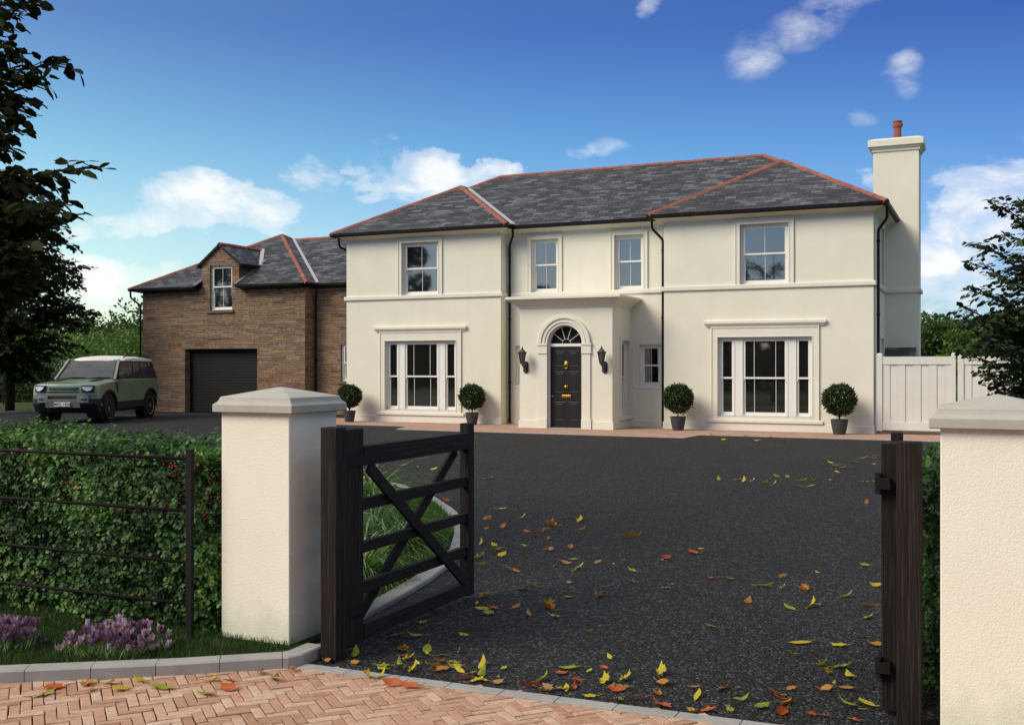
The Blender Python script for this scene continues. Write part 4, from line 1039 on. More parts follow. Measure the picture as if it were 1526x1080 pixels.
for i,(x,y,h,n,lb) in enumerate(((-5.15,8.3,.72,420,'arching pale ornamental grass seen in the middle of the open gate'),(-4.40,6.9,.52,380,'ornamental grass behind the second lowest gap of the gate'),(-4.75,6.25,.45,320,'dark ornamental grass beside the gate hinge post'),(-4.10,6.0,.34,260,'low ornamental grass by the kerb under the bottom gate rail'),(-6.6,10.6,.75,320,'tall ornamental grass at the back of the island under the top gate rail'),(-4.75,8.0,.50,260,'small ornamental grass close to the curved kerb'))):
    tuft(x,y,h,n,lb)
# ------------------------------------------------------------------ TREES
# near tree, trunk just outside the frame on the left
def polar(az,d): return (d*math.sin(az),d*math.cos(az))   # bearing from the entrance, distance
base=np.array([-9.0,6.0,0.]); 
nt_=empty('tree',tuple(base),label='large leaved dark tree whose branches reach in from the left edge of the photo',cat='tree')
r_=np.random.default_rng(11); limbs=[]
tips=[(-6.48,5.62,4.49),(-6.43,5.54,4.27),(-6.33,5.80,3.90),(-6.25,5.51,3.67),(-6.53,5.60,3.43),(-6.29,5.27,3.20),(-5.95,5.76,3.09),(-6.42,5.76,3.04),(-6.20,5.75,2.72),(-5.88,5.35,2.76),(-6.33,5.48,2.83),(-6.09,5.47,2.55),(-6.56,5.59,2.71),(-6.51,5.94,2.37),(-6.31,5.48,2.40),(-6.23,5.30,2.98),(-6.44,5.42,3.69),(-6.31,5.37,3.95),(-6.40,5.33,4.19),(-6.33,5.36,2.48),(-6.22,5.08,3.36),(-6.79,5.49,4.14),(-6.78,5.60,2.88),(-6.43,5.54,2.26),(-6.61,5.34,4.56),(-6.73,5.73,3.65)]
for q in tips:
    tip=np.array(q)-base; h0=max(.9,tip[2]-.9-r_.uniform(0,.7)); limbs.append(curve_limb((0.02,.02,h0),tip,.10,7,.03,r_))
for k in range(20):
    a=r_.uniform(1.9,5.0); z=r_.uniform(1.8,6); l=1.9*(1-(z-1.5)/6.5)+.6; limbs.append(curve_limb((0,0,z-.4),(math.cos(a)*l,math.sin(a)*l,z+.5),.1,5,.05,r_))
build_tree(nt_,[(0,0,-.1),(.03,0,1.5),(0,.04,3.2),(.05,0,5.2),(.02,.02,6.8)],[.13,.10,.075,.04,.01],limbs,.12,M['dark_leaf'],twig_step=.055,twig_len=.36,leaf_step=.042,limb_r=.022,seed=4)
# far dark tree with visible trunk by the drive edge
ft=empty('tree',(-31.9,27.0,0),label='dark round tree with a bare lower trunk standing left of the parked car',cat='tree')
limbs=[]; r_=np.random.default_rng(5)
for k in range(95):
    z=r_.uniform(1.5,8.2); a=r_.uniform(0,6.283); prof=2.75*math.sin(min(1,max(.08,(z-1.2)/2.2))*1.57)*(1-max(0,(z-4.5)/5.0))**.7; l=max(.5,prof*r_.uniform(.75,1.1))
    limbs.append(curve_limb((0,0,max(1.9,z-.7)),(math.cos(a)*l,math.sin(a)*l,z+.1-(.5 if z<3 else 0)),.12,5,.06,r_))
build_tree(ft,[(0,0,-.1),(.04,0,1.8),(0,.05,4),(.05,0,6.5),(0,0,8.4)],[.17,.15,.11,.06,.012],limbs,.20,M['dark_leaf'],twig_step=.105,twig_len=.9,leaf_step=.07,limb_r=.05,seed=6)
# right tree, partly behind the right pillar
rb=np.array([1.24,17.26,0.])
rt=empty('tree',tuple(rb),label='dark leaved tree with upswept branches at the right edge, in front of the white gates',cat='tree')
limbs=[]; r_=np.random.default_rng(9)
for q in((0.00865,16.48,3.92),(0.151,16.10,3.45),(-0.315,16.55,3.13),(-0.259,16.35,3.33),(-0.424,16.28,2.49),(-0.322,16.00,2.70),(-0.351,15.76,2.28),(-0.432,16.28,1.84),(-0.207,15.72,2.06),(-0.101,15.99,1.53),(0.0171,16.26,1.34),(0.236,16.14,1.22),(0.167,16.00,2.80),(-8.1e-16,16.03,2.34),(0.346,16.63,3.98),(0.288,15.83,3.10),(0.33,15.85,2.42),(0.165,15.78,1.79),(0.409,15.78,1.52),(0.664,16.11,1.15),(0.692,16.79,4.45),(0.951,16.90,4.93),(0.45,17.34,3.67),(-0.0911,17.31,2.00),(-0.0455,17.33,2.70),(0.182,17.43,1.50),(0.581,17.28,1.99),(0.573,17.06,2.86),(-0.265,16.68,1.94),(0.087,16.62,2.13),(0.303,16.61,1.65)):
    tip=np.array(q)-rb; h0=max(.75,tip[2]-1.0); limbs.append(curve_limb((0,0,h0),tip,.06,6,.03,r_))
for k in range(34):
    a=r_.uniform(-1.5,1.9); z=r_.uniform(1.1,5.2); l=max(.4,1.9*(1-(z-1)/5.2)); limbs.append(curve_limb((0,0,z-.3),(math.cos(a)*l,math.sin(a)*l,z+.6),.08,5,.05,r_))
build_tree(rt,[(0,0,-.1),(.03,0,1.5),(0,.04,3.2),(.03,0,5.0),(0,0,6.0)],[.11,.09,.06,.03,.01],limbs,.105,M['right_leaf'],twig_step=.05,twig_len=.45,leaf_step=.038,limb_r=.02,seed=8)
# background trees, behind the right fence
for i,(bx,by,h,wd,lb,mm) in enumerate(((-2.64,55.91,4.1,3.4,'dark green tree showing just right of the chimney above the white gate','wood_leaf'),(-2.07,62.75,4.0,3.6,'mid green bushy tree behind the white boarded gates','wood_leaf'),(-1.27,54.33,3.3,3.0,'lighter green bush behind the white gates next to the right tree','light_leaf'),(-0.48,65.67,4.3,4.2,'broad green tree seen through the branches of the right tree','wood_leaf'),(0.65,61.79,4.4,4.0,'green tree behind the thick part of the right tree','light_leaf'),(1.84,64.53,4.6,4.4,'green background tree at the right edge of the photo','wood_leaf'))):
    o=empty('background_tree',(bx,by,.0),label=lb,cat='tree',group='trees behind the white gates')
    blob_tree(o,h,wd,6500,.17,M[mm],40+i,trunk=True,low=.0)
# left hillside wood: one mass
def wood(name,pts,m,leaf,per,seed,hlo,hhi,wlo,whi):
    r_=np.random.default_rng(seed); P=[];A=[];T=[]
    for(x,y,z)in pts:
        h=r_.uniform(hlo,hhi);w_=r_.uniform(wlo,whi); nb=14; tb=r_.uniform(0,.35)
        for k in range(nb):
            a=r_.uniform(0,6.283);el=r_.uniform(-.9,1);rr=w_*.5*math.sqrt(max(.05,1-el*el*.85))*r_.uniform(.5,1)
            c=np.array([x+math.cos(a)*rr,y+math.sin(a)*rr,z+h*.52+el*h*.40]); br=w_*r_.uniform(.14,.26); q=per//nb; d=runit(q)
            P.append(c+d*(br*r_.random(q)**.3)[:,None]*np.array([1.1,1.1,.75]));A.append(d+r_.normal(size=(q,3))*.5);T.append(r_.random(q)*.5+tb+r_.uniform(0,.2))
    P=np.concatenate(P);A=np.concatenate(A);T=np.concatenate(T)
    o=leafcloud(name,P,A,runit(len(P))+np.array([0,0,.6]),leaf*r_.uniform(.6,1.3,len(P)),m,None,width=.7,fold=.1,tone=T); return tag(o,kind='stuff')
r_=np.random.default_rng(21)
P1=[];
for k in range(46):
    c=polar(r_.uniform(-0.940,-0.693),r_.uniform(96,129)); P1.append((c[0],c[1],.4))
wood('far_wood',P1,M['wood_leaf'],.30,900,22,5.3,7.0,5,8)
P2=[]
for k in range(44):
    c=polar(r_.uniform(-0.921,-0.711),r_.uniform(63,76)); P2.append((c[0],c[1],0.1))
wood('light_thicket',P2,M['light_leaf'],.17,1100,23,2.6,3.6,3,5)
P3=[]
for k in range(26):
    c=polar(r_.uniform(-0.911,-0.818),r_.uniform(52,58)); P3.append((c[0],c[1],0.0))
wood('far_shrubs',P3,M['wood_leaf'],.14,900,24,1.5,2.3,2,3.4)
# woodland across the road behind the viewpoint (mirrored in the window panes)
P4=[]
for k in range(150):
    x=r_.uniform(-95,30); P4.append((x,r_.uniform(-30,-20),-1.2 if k%2 else 0))
wood('roadside_wood',P4,M['dark_leaf'],.60,520,25,4.0,7.2,5,8)
def bigtree(x,y,h,wd,lb,seed):
    o=empty('roadside_tree',(x,y,0),label=lb,cat='tree',group='trees across the road'); blob_tree(o,h,wd,5200,.42,M['dark_leaf'],seed,nb=34)
bigtree(-44.5,-21,12.5,5.0,'tall dark tree across the road mirrored in the upper left window pane',71)
bigtree(-39.5,-24,10.0,4.2,'shorter dark tree across the road mirrored beside the taller one',72)
bigtree(-17.8,-20,10.5,3.4,'dark tree across the road mirrored low in the upper right window',73)
bigtree(-66,-21,13.5,8.5,'broad dark tree across the road mirrored in the dormer window',74)
bigtree(-31.5,-20,7.6,4.0,'dark tree across the road mirrored in the fanlight',75)
# white outbuilding glimpsed behind the car
sh=empty('outbuilding',(-41.2,36.5,0),label='small white outbuilding half hidden behind the parked car',cat='outbuilding')
sh.location=(-41.69,38.19,0)
m=MB(); m.box(-.30,.30,0,2.2,0,1.72); m.build('wall',M['white_paint'],sh)
m=MB(); m.add([(-.36,-.1,1.70),(.36,-.1,1.70),(.36,2.3,1.70),(-.36,2.3,1.70),(-.33,1.1,1.98),(.33,1.1,1.98)],[(0,1,5,4),(2,3,4,5),(1,2,5),(3,0,4),(3,2,1,0)]); m.build('roof',M['lead_white'],sh)
# ------------------------------------------------------------------ CAR (local: +x forward, +y left)
car=empty('parked_car',(-24.83,24.26,0),R(-68.8),label='sage green boxy off road car with white roof parked in front of the stone garage',cat='car')
def arch(cx,r,n=12,z0=.46,cz=.41):
    a0=math.asin((z0-cz)/r); return [(cx+r*math.cos(math.pi-a0-(math.pi-2*a0)*k/n),cz+r*math.sin(math.pi-a0-(math.pi-2*a0)*k/n)) for k in range(n+1)]
# side silhouette of the lower body, from rear bottom forward along the sill, then back over the bonnet
def rnd(x,y):   # plan rounding of the corners
    t_=max(0,abs(y)-.55)/.43; k=.17 if x>0 else .10
    return x-math.copysign(1,x)*k*t_**2.2 if abs(x)>1.95 else x
low=[(-2.22,.50),(-2.05,.46)]+arch(-1.51,.50)+[(-.95,.46),(.95,.46)]+arch(1.51,.50)+[(2.06,.48),(2.28,.56),(2.30,.75),(2.28,1.00),(2.25,1.12),(2.15,1.17),(1.6,1.215),(.98,1.26),(.9,1.27),(-2.2,1.27),(-2.28,1.2),(-2.30,.9)]
ys=[-.955,-.97,-.93,-.80,-.5,0,.5,.80,.93,.97,.955]
def loft(mb,prof,stations):
    n=len(prof);V=[]
    for (y,f) in stations:
        for(x,z)in prof: V.append(f(x,y,z))
    F=[]
    for i in range(len(stations)-1):
        for k in range(n): F.append((i*n+k,i*n+(k+1)%n,(i+1)*n+(k+1)%n,(i+1)*n+k))
    F.append(tuple(range(n))); F.append(tuple((len(stations)-1)*n+k for k in range(n))[::-1]); mb.add(V,F)
def fbody(x,y,z):
    a=abs(y); zz=z
    if z>1.0 and a>.9: zz=z-.035*((a-.9)/.07)
    if x>.95 and z>1.12: zz-=.03*(a/.97)**3
    yy=y
    if z>1.05: yy=y*(1-.035*(z-1.05)/.22)
    return (rnd(x,y),yy,zz)
mb=MB(); loft(mb,low,[(y,fbody) for y in(-.97,-.93,-.82,-.5,0,.5,.82,.93,.97)])
body=mb.build('body',M['car_green'],car,bevel=.015,smooth=True); 
try: body.data.set_sharp_from_angle(angle=R(32))
except Exception: pass
# greenhouse: sloped glass box and pillars
bz,tz=1.25,1.83
bot=[(-2.24,.90),(.95,.90),(.95,-.90),(-2.24,-.90)]; top=[(-2.10,.76),(.36,.76),(.36,-.76),(-2.10,-.76)]
mb=MB(); mb.add([(x,y,bz) for x,y in bot]+[(x,y,tz) for x,y in top],[(0,1,5,4),(1,2,6,5),(2,3,7,6),(3,0,4,7),(4,5,6,7)]); mb.build('cabin',M['car_black'],car)
def qpt(i,j,u,v,off=.006):   # point on greenhouse face between corner i and j, u along, v up, pushed outward
    a=Vector((*bot[i],bz));b=Vector((*bot[j],bz));c_=Vector((*top[i],tz));d_=Vector((*top[j],tz))
    p=(a*(1-u)+b*u)*(1-v)+(c_*(1-u)+d_*u)*v
    n=(b-a).cross(c_-a).normalized(); ctr=Vector((-.8,0,1.5))
    if n.dot(p-ctr)<0: n=-n
    return p+n*off
def patch(mb,i,j,u0,u1,v0,v1,off=.008): mb.add([qpt(i,j,u0,v0,off),qpt(i,j,u1,v0,off),qpt(i,j,u1,v1,off),qpt(i,j,u0,v1,off)],[(0,1,2,3)])
mb=MB(); V=[];nu,nv_=10,5
for b_ in range(nv_+1):
    for a_ in range(nu+1):
        u=.05+.9*a_/nu;v=.04+.91*b_/nv_; V.append(qpt(1,2,u,v,.008+.05*math.sin(math.pi*a_/nu)**.7*(math.sin(math.pi*min(1,max(0,b_/nv_)))*.6+.1)))
mb.add(V,[(b_*(nu+1)+a_,b_*(nu+1)+a_+1,(b_+1)*(nu+1)+a_+1,(b_+1)*(nu+1)+a_) for b_ in range(nv_) for a_ in range(nu)]); mb.build('windscreen',M['car_glass'],car,recalc=False,smooth=True)
for (i,j) in((0,1),(3,2)):
    for u0,u1 in((.03,.17),(.205,.395),(.425,.60),(.63,.93)):
        if u0<.05: mb=MB(); patch(mb,i,j,u0+.06,u1,.08,.90)
        elif u0>.6:
            mb=MB(); a,b,c_,d_=qpt(i,j,u0,.08,.008),qpt(i,j,.94,.08,.008),qpt(i,j,.955,.90,.008),qpt(i,j,u0,.90,.008); mb.add([a,b,c_,d_],[(0,1,2,3)])
        else: mb=MB(); patch(mb,i,j,u0,u1,.08,.90)
        mb.build('side_window',M['car_glass'],car,recalc=False)
for s in(1,-1):
    mb=MB(); mb.beam((.97,s*.90,1.25),(.37,s*.765,1.84),.075,.05); mb.build('front_pillar',M['car_green'],car,bevel=.008)
# roof
mb=MB(); st=[]
rp=[(-2.16,1.80),(.44,1.80),(.41,1.88),(.10,1.935),(-.6,1.965),(-1.6,1.965),(-2.1,1.92),(-2.18,1.85)]
def froof(x,y,z):
    a=abs(y); zz=z-(.085*(a/.8)**3.0 if z>1.83 else 0); xx=x-(.12*(a/.8)**2.5 if x>0 else -.06*(a/.8)**2.5); return(xx,y,zz)
loft(mb,rp,[(y,froof) for y in(-.80,-.72,-.55,-.28,0,.28,.55,.72,.80)]); rf_=mb.build('roof',M['car_white'],car,bevel=.01,smooth=True)
try: rf_.data.set_sharp_from_angle(angle=R(35))
except Exception: pass
mb=MB()
for s in(1,-1): mb.tube([(-.1,s*.70,1.90),(-.2,s*.70,1.95),(-1.95,s*.70,1.955),(-2.05,s*.70,1.90)],.018,6)
mb.box(-2.0,-1.35,.42,.66,1.925,1.955); mb.build('roof_rail',M['car_black'],car)
# black lower trim, arches, bumpers
mb=MB()
for s in(1,-1):
    mb.box(-.98,.98,*sorted((s*.93,s*.985)),.40,.60)
    for cx in(-1.51,1.51):
        n=14; pts=[]
        for k in range(n+1):
            a=math.pi*(-.02+1.04*k/n); pts.append((cx+.53*math.cos(a),.41+.53*math.sin(a)))
        for p_,q_ in zip(pts,pts[1:]): mb.beam((rnd(p_[0],.97),s*.965,p_[1]),(rnd(q_[0],.97),s*.965,q_[1]),.07,.075,up=(0,1,0))
        mb.lathe([(.47,-.0),(.47,.30)],(cx,s*.95-(.30 if s>0 else 0),.41),20,axis='y')
mb.build('arch_trim',M['car_black'],car)
mb=MB(); mb.box(-2.1,2.0,-.80,.80,.30,.47); mb.build('underbody',M['car_black'],car)
def front(y): return rnd(2.30,y)
def band(mb,z0,z1,y0,y1,off,dep=.06,n=8,slope=0):
    V=[];F=[]
    for k in range(n+1):
        y=y0+(y1-y0)*k/n; x=front(y)+off
        V+=[(x-dep,y,z0),(x-slope,y,z0),(x,y,z1),(x-dep,y,z1)]
    for k in range(n):
        for j in range(4): F.append((k*4+j,k*4+(j+1)%4,(k+1)*4+(j+1)%4,(k+1)*4+j))
    F+=[(0,1,2,3),(n*4+3,n*4+2,n*4+1,n*4)]; mb.add(V,F)
mb=MB(); band(mb,.34,.56,-.94,.94,.05,.3,12,.16); band(mb,.56,.72,-.975,-.66,.045,.5,5); band(mb,.56,.72,.66,.975,.045,.5,5); band(mb,.72,.80,-.70,.70,.025,.1,8); mb.build('front_bumper',M['car_black'],car,bevel=.01)
mb=MB(); band(mb,.46,.70,-.50,.50,.075,.1,8,.03); band(mb,.60,.79,.42,.74,.074,.1,3,.0); band(mb,.60,.79,-.74,-.42,.074,.1,3,.0); mb.build('skid_panel',M['car_grey'],car,bevel=.01)
mb=MB()
for s in(1,-1): band(mb,.68,.72,*sorted((s*.55,s*.70)),.082,.1,2)
mb.build('fog_slot',M['car_black'],car)
# grille
mb=MB(); band(mb,.975,1.045,-.42,.42,.012,.05,6); band(mb,.905,.925,-.45,.45,.012,.05,6); band(mb,.80,.812,-.9,.9,.01,.05,10); mb.build('grille',M['car_black'],car)
mb=MB(); band(mb,.998,1.024,-.39,.39,.022,.03,6); mb.build('grille_bar',M['car_grey'],car)
mb=MB(); mb.lathe([(.001,-.004),(.03,-.004),(.03,.004),(.001,.004)],(0,0,0),16,axis='y'); bd=mb.build('badge',M['badge_green'],car); bd.location=(front(.27)+.04,.27,1.012); bd.rotation_euler=(0,0,R(90)); bd.scale=(1.7,1,.9)
for s in(1,-1):
    mb=MB(); band(mb,.90,1.09,*sorted((s*.52,s*.86)),.014,.08,4); hl=mb.build('headlight',M['car_black'],car,bevel=.006)
    mb=MB(); yc=s*.69; V=[];n=18
    pr=[(-.14,.055),(.13,.055),(.14,.02),(.09,-.045),(.02,-.065),(-.05,-.05),(-.11,0.0)]
    V=[(front(yc+s*a)+.045,yc+s*a,1.0+b) for a,b in pr]+[(front(yc+s*a)-.03,yc+s*a,1.0+b) for a,b in pr]; k=len(pr)
    mb.add(V,[tuple(range(k)),tuple(range(2*k-1,k-1,-1))]+[(i,i+k,(i+1)%k+k,(i+1)%k) for i in range(k)]); mb.build('lamp_glass',M['headlamp'],hl)
def textmesh(name,body_,size,m,parent,loc,rot,ext=.003,align='CENTER',sx=1.,space=1.):
    cu=bpy.data.curves.new(name,'FONT'); cu.body=body_; cu.size=size; cu.extrude=ext; cu.offset=size*.018; cu.align_x=align; cu.align_y='CENTER'; cu.space_character=space
    tmp=bpy.data.objects.new('tmp',cu); COL.objects.link(tmp); dg=bpy.context.evaluated_depsgraph_get(); dg.update()
    me=bpy.data.meshes.new_from_object(tmp.evaluated_get(dg)); bpy.data.objects.remove(tmp)
    me.materials.clear(); me.materials.append(m); o=bpy.data.objects.new(name,me); COL.objects.link(o); o.parent=parent; o.location=loc; o.rotation_euler=rot; o.scale=(sx,1,1); return o
mb=MB(); px=front(0)+.085; mb.box(px,px+.012,-.235,.235,.50,.62); pl=mb.build('number_plate',M['plate_white'],car,bevel=.004)
textmesh('plate_text','MRG 1920',.115,M['car_black'],pl,(px+.013,0,.558),(R(90),0,R(90)),.001,sx=.92)
textmesh('bonnet_text','DEFENDER',.075,M['car_grey'],car,(2.20,0,1.170),(R(12),0,R(90)),.002,space=2.0)
# bonnet details, vents, mirrors, handles, wipers
mb=MB()
for s in(1,-1):
    mb.box(1.35,1.9,*sorted((s*.50,s*.62)),1.19,1.222) if False else mb.beam((1.05,s*.55,1.262),(1.75,s*.55,1.215),.16,.012)
mb.build('bonnet_panel',M['car_black'],car)
mb=MB()
for s in(1,-1): mb.add([(1.00,s*.978,.86),(.90,s*.978,.90),(.90,s*.958,1.17),(1.02,s*.958,1.14)],[(0,1,2,3)])
mb.build('side_vent',M['car_black'],car,recalc=False)
for s in(1,-1):
    mb=MB(); mb.box(.66,.80,*sorted((s*.97,s*1.13)),1.26,1.44); mb.beam((.73,s*.86,1.30),(.73,s*.99,1.32),.05,.05); mb.build('mirror',M['car_black'],car,bevel=.02)
    for x in(.02,-.98):
        mb=MB(); mb.box(x-.10,x+.08,*sorted((s*.955,s*.985)),1.105,1.13); mb.build('door_handle',M['car_green'],car,bevel=.006)
    mb=MB()
    for x in(.88,-.13,-1.16): mb.add([(x-.004,s*.9712,.62),(x+.004,s*.9712,.62),(x+.004,s*.9705,1.05),(x-.004,s*.9705,1.05)],[(0,1,2,3)])
    mb.build('door_gap',M['car_black'],car,recalc=False)
mb=MB(); mb.tube([(.99,.05,1.27),(.93,.40,1.31),(.93,.75,1.30)],.012,5); mb.tube([(.99,-.65,1.27),(.93,-.35,1.31),(.93,0,1.30)],.012,5); mb.build('wiper',M['car_black'],car)
for cx in(1.51,-1.51):
    for s in(1,-1):
        w=empty('wheel',(cx,s*.845,.405)); w.parent=car; w.rotation_euler=(0,0,R(9) if cx>0 else 0)
        m=MB(); m.lathe([(.27,-.12),(.36,-.13),(.395,-.115),(.405,-.08),(.405,.08),(.395,.115),(.36,.13),(.27,.12)],(0,0,0),36,axis='y'); m.build('tyre',M['tyre'],w,smooth=True)
        m=MB(); m.lathe([(.265,-.11),(.28,-.125),(.28,.125),(.265,.11)],(0,0,0),32,axis='y')
        yo=s*.10
        for k in range(5):
            for dd in(-.12,.12):
                a=2*math.pi*k/5+dd*.6; b_=2*math.pi*k/5+dd*1.6; m.beam((.04*math.cos(a),yo+s*.005,.04*math.sin(a)),(.268*math.cos(b_),yo,.268*math.sin(b_)),.065,.03,up=(0,1,0))
        m.lathe([(.001,-.02),(.065,-.02),(.07,0),(.065,.02),(.001,.02)],(0,yo,0),18,axis='y'); m.build('rim',M['rim'],w)
        m=MB(); m.lathe([(.001,-.02),(.262,-.02),(.262,.02),(.001,.02)],(0,s*.02,0),28,axis='y'); m.build('brake_disc',M['car_black'],w)
# ------------------------------------------------------------------ FALLEN LEAVES
def leafmesh(kind,mt,seed):
    r_=random.Random(seed); m=MB()
    if kind=='maple': out=[(0,-.42),(.14,-.26),(.34,-.34),(.33,-.12),(.50,.04),(.33,.17),(.30,.36),(.15,.34),(.03,.58),(-.12,.36),(-.27,.38),(-.30,.16),(-.46,.06),(-.32,-.10),(-.34,-.28),(-.14,-.24)]
    else: out=[(0,-.5),(.14,-.36),(.25,-.12),(.26,.1),(.17,.32),(0,.55),(-.17,.32),(-.27,.08),(-.24,-.14),(-.13,-.36)]
    cu=r_.uniform(.7,1.6)*(1 if seed%3 else .35); tw=r_.uniform(-.8,.8); rings=(0,.5,1.)
    def P(x,y):
        x*=.8
        z=.75*cu*(x*x*1.6)+.45*cu*max(0,y-.05)**2*1.5+.3*tw*x*y+.07*math.sin(x*9+seed)*cu+.02
        xx=x*(1-.75*min(1.2,cu)*abs(x)); return(xx,y*(1-.18*cu*abs(y)),z+r_.uniform(-.012,.012))
    n=len(out); V=[P(0,0)]
    for f_ in(.5,1.): V+=[P(a*f_,b*f_) for a,b in out]
    F=[(0,1+i,1+(i+1)%n) for i in range(n)]+[(1+i,1+n+i,1+n+(i+1)%n,1+(i+1)%n) for i in range(n)]
    m.add(V,F); m.tube([(0,-.40,.02),(.05,-.58,.05),(.02,-.72,.10)],[.018,.014,.010],4)
    o=m.build('fallen_leaf',mt,recalc=False); me=o.data; me.polygons.foreach_set('use_smooth',[True]*len(me.polygons)); bpy.data.objects.remove(o); return me
CNAM={'y':('yellow','leaf_yellow'),'g':('yellow-green','leaf_green'),'o':('orange','leaf_orange'),'r':('red','leaf_red'),'b':('brown','leaf_brown')}
LM={c:[leafmesh('maple' if i%2 else 'oval',M[v[1]],hash_) for i,hash_ in enumerate((11+ord(c),24+ord(c),37+ord(c),50+ord(c)))] for c,v in CNAM.items()}
# where each leaf lies on the ground: x, y, colour
raw=[(float(a),float(b),c,1.) for a,b,c in (q.split(',') for q in '''-6.71,13.96,o -5.13,11.03,y -4.63,10.45,y -4.93,10.20,b -4.54,9.81,o -4.21,9.63,r -4.15,10.13,o -4.06,9.76,b -4.21,10.62,b -3.99,10.52,y -3.76,9.97,y -3.85,9.32,b -3.17,9.75,o -4.27,9.04,g -4.16,8.77,y -4.30,8.78,y -3.88,8.83,g -3.48,8.95,o -3.60,8.76,b -4.02,8.54,g -3.89,8.35,y -4.02,8.18,y -3.84,7.88,y -4.66,9.64,r -4.03,9.42,r -3.50,7.75,o -3.28,8.09,r -3.23,8.21,b -3.07,8.07,y -3.25,8.40,g -3.16,7.14,o -2.93,7.50,b -2.55,8.82,r -2.39,9.14,r -2.49,7.72,r -2.21,7.61,g -1.99,8.11,r -1.85,8.13,g -2.57,7.16,o -3.31,6.81,b -3.09,6.50,r -2.96,6.59,o -2.76,6.67,o -3.05,6.35,g -2.79,6.42,o -1.50,8.37,b -1.55,7.98,y -1.42,7.95,y -1.55,7.38,o -0.95,7.86,y -1.07,8.01,b -0.80,8.34,y -1.39,13.36,o -3.58,15.09,g -3.23,15.09,y -3.12,15.14,y -2.91,15.01,y -2.77,14.89,y -2.78,15.99,y -2.93,15.96,g -2.48,15.51,y -2.34,15.58,y -2.42,14.79,g -2.27,14.86,y -2.12,15.76,g -1.53,15.79,y -1.65,15.70,b -1.98,14.71,r -3.37,15.27,o -1.26,7.34,g -1.13,7.43,y -0.75,7.25,g -1.04,6.43,y -0.82,6.47,y -1.03,6.14,g -0.86,6.01,y -0.75,6.01,g -0.69,5.84,y -0.81,5.87,y -0.77,5.57,o -0.68,5.63,b -1.26,5.36,o -1.34,5.19,y -1.13,5.20,g -1.01,5.41,o -0.92,5.29,r -0.91,5.11,r -1.02,5.15,g -0.73,5.14,r -0.64,5.34,g -0.56,5.41,y -0.59,5.13,r -0.73,6.75,o -0.63,6.59,o -1.62,6.61,g -1.24,4.99,r -2.98,5.38,g -2.99,5.17,y -3.04,4.99,g -2.94,5.01,g -2.79,5.10,y -2.72,5.21,g -2.62,5.09,y -2.55,5.22,y -3.03,5.21,r -2.79,5.20,r -2.53,4.98,r -2.43,4.99,y -2.33,4.98,b -2.15,5.12,y -2.16,5.00,r -2.11,5.27,r -1.98,5.18,r -1.95,5.07,r -1.84,5.22,y -1.76,5.31,y -1.73,5.11,r -1.61,5.03,b -1.46,4.98,r -2.07,4.97,b -2.72,4.73,r -2.95,4.81,y -2.82,4.73,r -4.33,3.86,g -4.37,3.97,r -4.27,4.09,o -4.17,4.14,y -4.06,4.24,y -4.05,4.09,y -3.88,4.19,g -4.17,4.02,b -3.81,4.55,g -3.72,4.40,y -3.64,4.44,y -3.59,4.21,g -3.57,4.61,b -3.43,4.55,g -3.44,4.72,b -3.54,4.32,r -3.01,4.78,y -3.37,4.94,b -3.30,5.12,g -3.21,4.98,o -8.88,15.20,y -8.49,14.99,y -8.10,14.83,y -6.08,11.44,r -7.37,12.66,r -7.48,14.32,b -3.32,5.58,r -3.33,5.94,g -3.43,5.84,r -3.45,6.28,b -5.42,23.28,y -4.72,23.42,y -5.21,24.65,o -6.10,24.93,o -4.63,24.58,o -2.38,18.21,y -1.81,18.60,y -1.93,19.76,y -1.92,20.37,y -2.09,19.72,g -2.51,18.57,y -2.14,18.81,g -2.22,17.75,y -2.20,17.02,y -2.31,17.46,o -2.00,17.72,b'''.split())]
r_=random.Random(8)
for k in range(72):   # small torn scraps drifted along the edging and round the gate
    X=r_.uniform(-3.3,-.7); Y=4.93+abs(r_.gauss(0,.40)) if k%4 else r_.uniform(5.5,9.5)
    if k%5==0: X,Y=r_.gauss(-3.0,.35),r_.uniform(6.2,9.0)
    raw.append((X,Y,r_.choice('yybgogyr'),r_.uniform(.45,.85)))
for(X,Y,c,zs)in raw:
    if X>-.62 and 5.2<Y<5.4: continue
    o=bpy.data.objects.new('fallen_leaf',r_.choice(LM[c])); COL.objects.link(o)
    pave=Y<4.86; ap=Y>24.0
    o.location=(X,Y,.009); o.rotation_euler=(r_.uniform(-.22,.22),r_.uniform(-.22,.22),r_.uniform(0,6.28)); z_=zs*.128*r_.uniform(.65,1.15)*(.85 if c in 'rb' else 1)*(1.35 if ap else 1)*(1.2 if Y>9 else 1); o.scale=(z_*r_.uniform(.7,1.1),z_,z_*r_.uniform(.8,1.5))
    where='the brick paving outside the gate' if Y<4.78 else ('the dark driveway just inside the pale edging strip' if Y<5.6 else ('the dark driveway between the gate posts' if Y<8.5 else ('the dark driveway midway to the house' if Y<16 else 'the dark driveway near the house')))
    tag(o,f'curled {CNAM[c][0]} fallen leaf lying on {where}','fallen leaf','fallen autumn leaves')
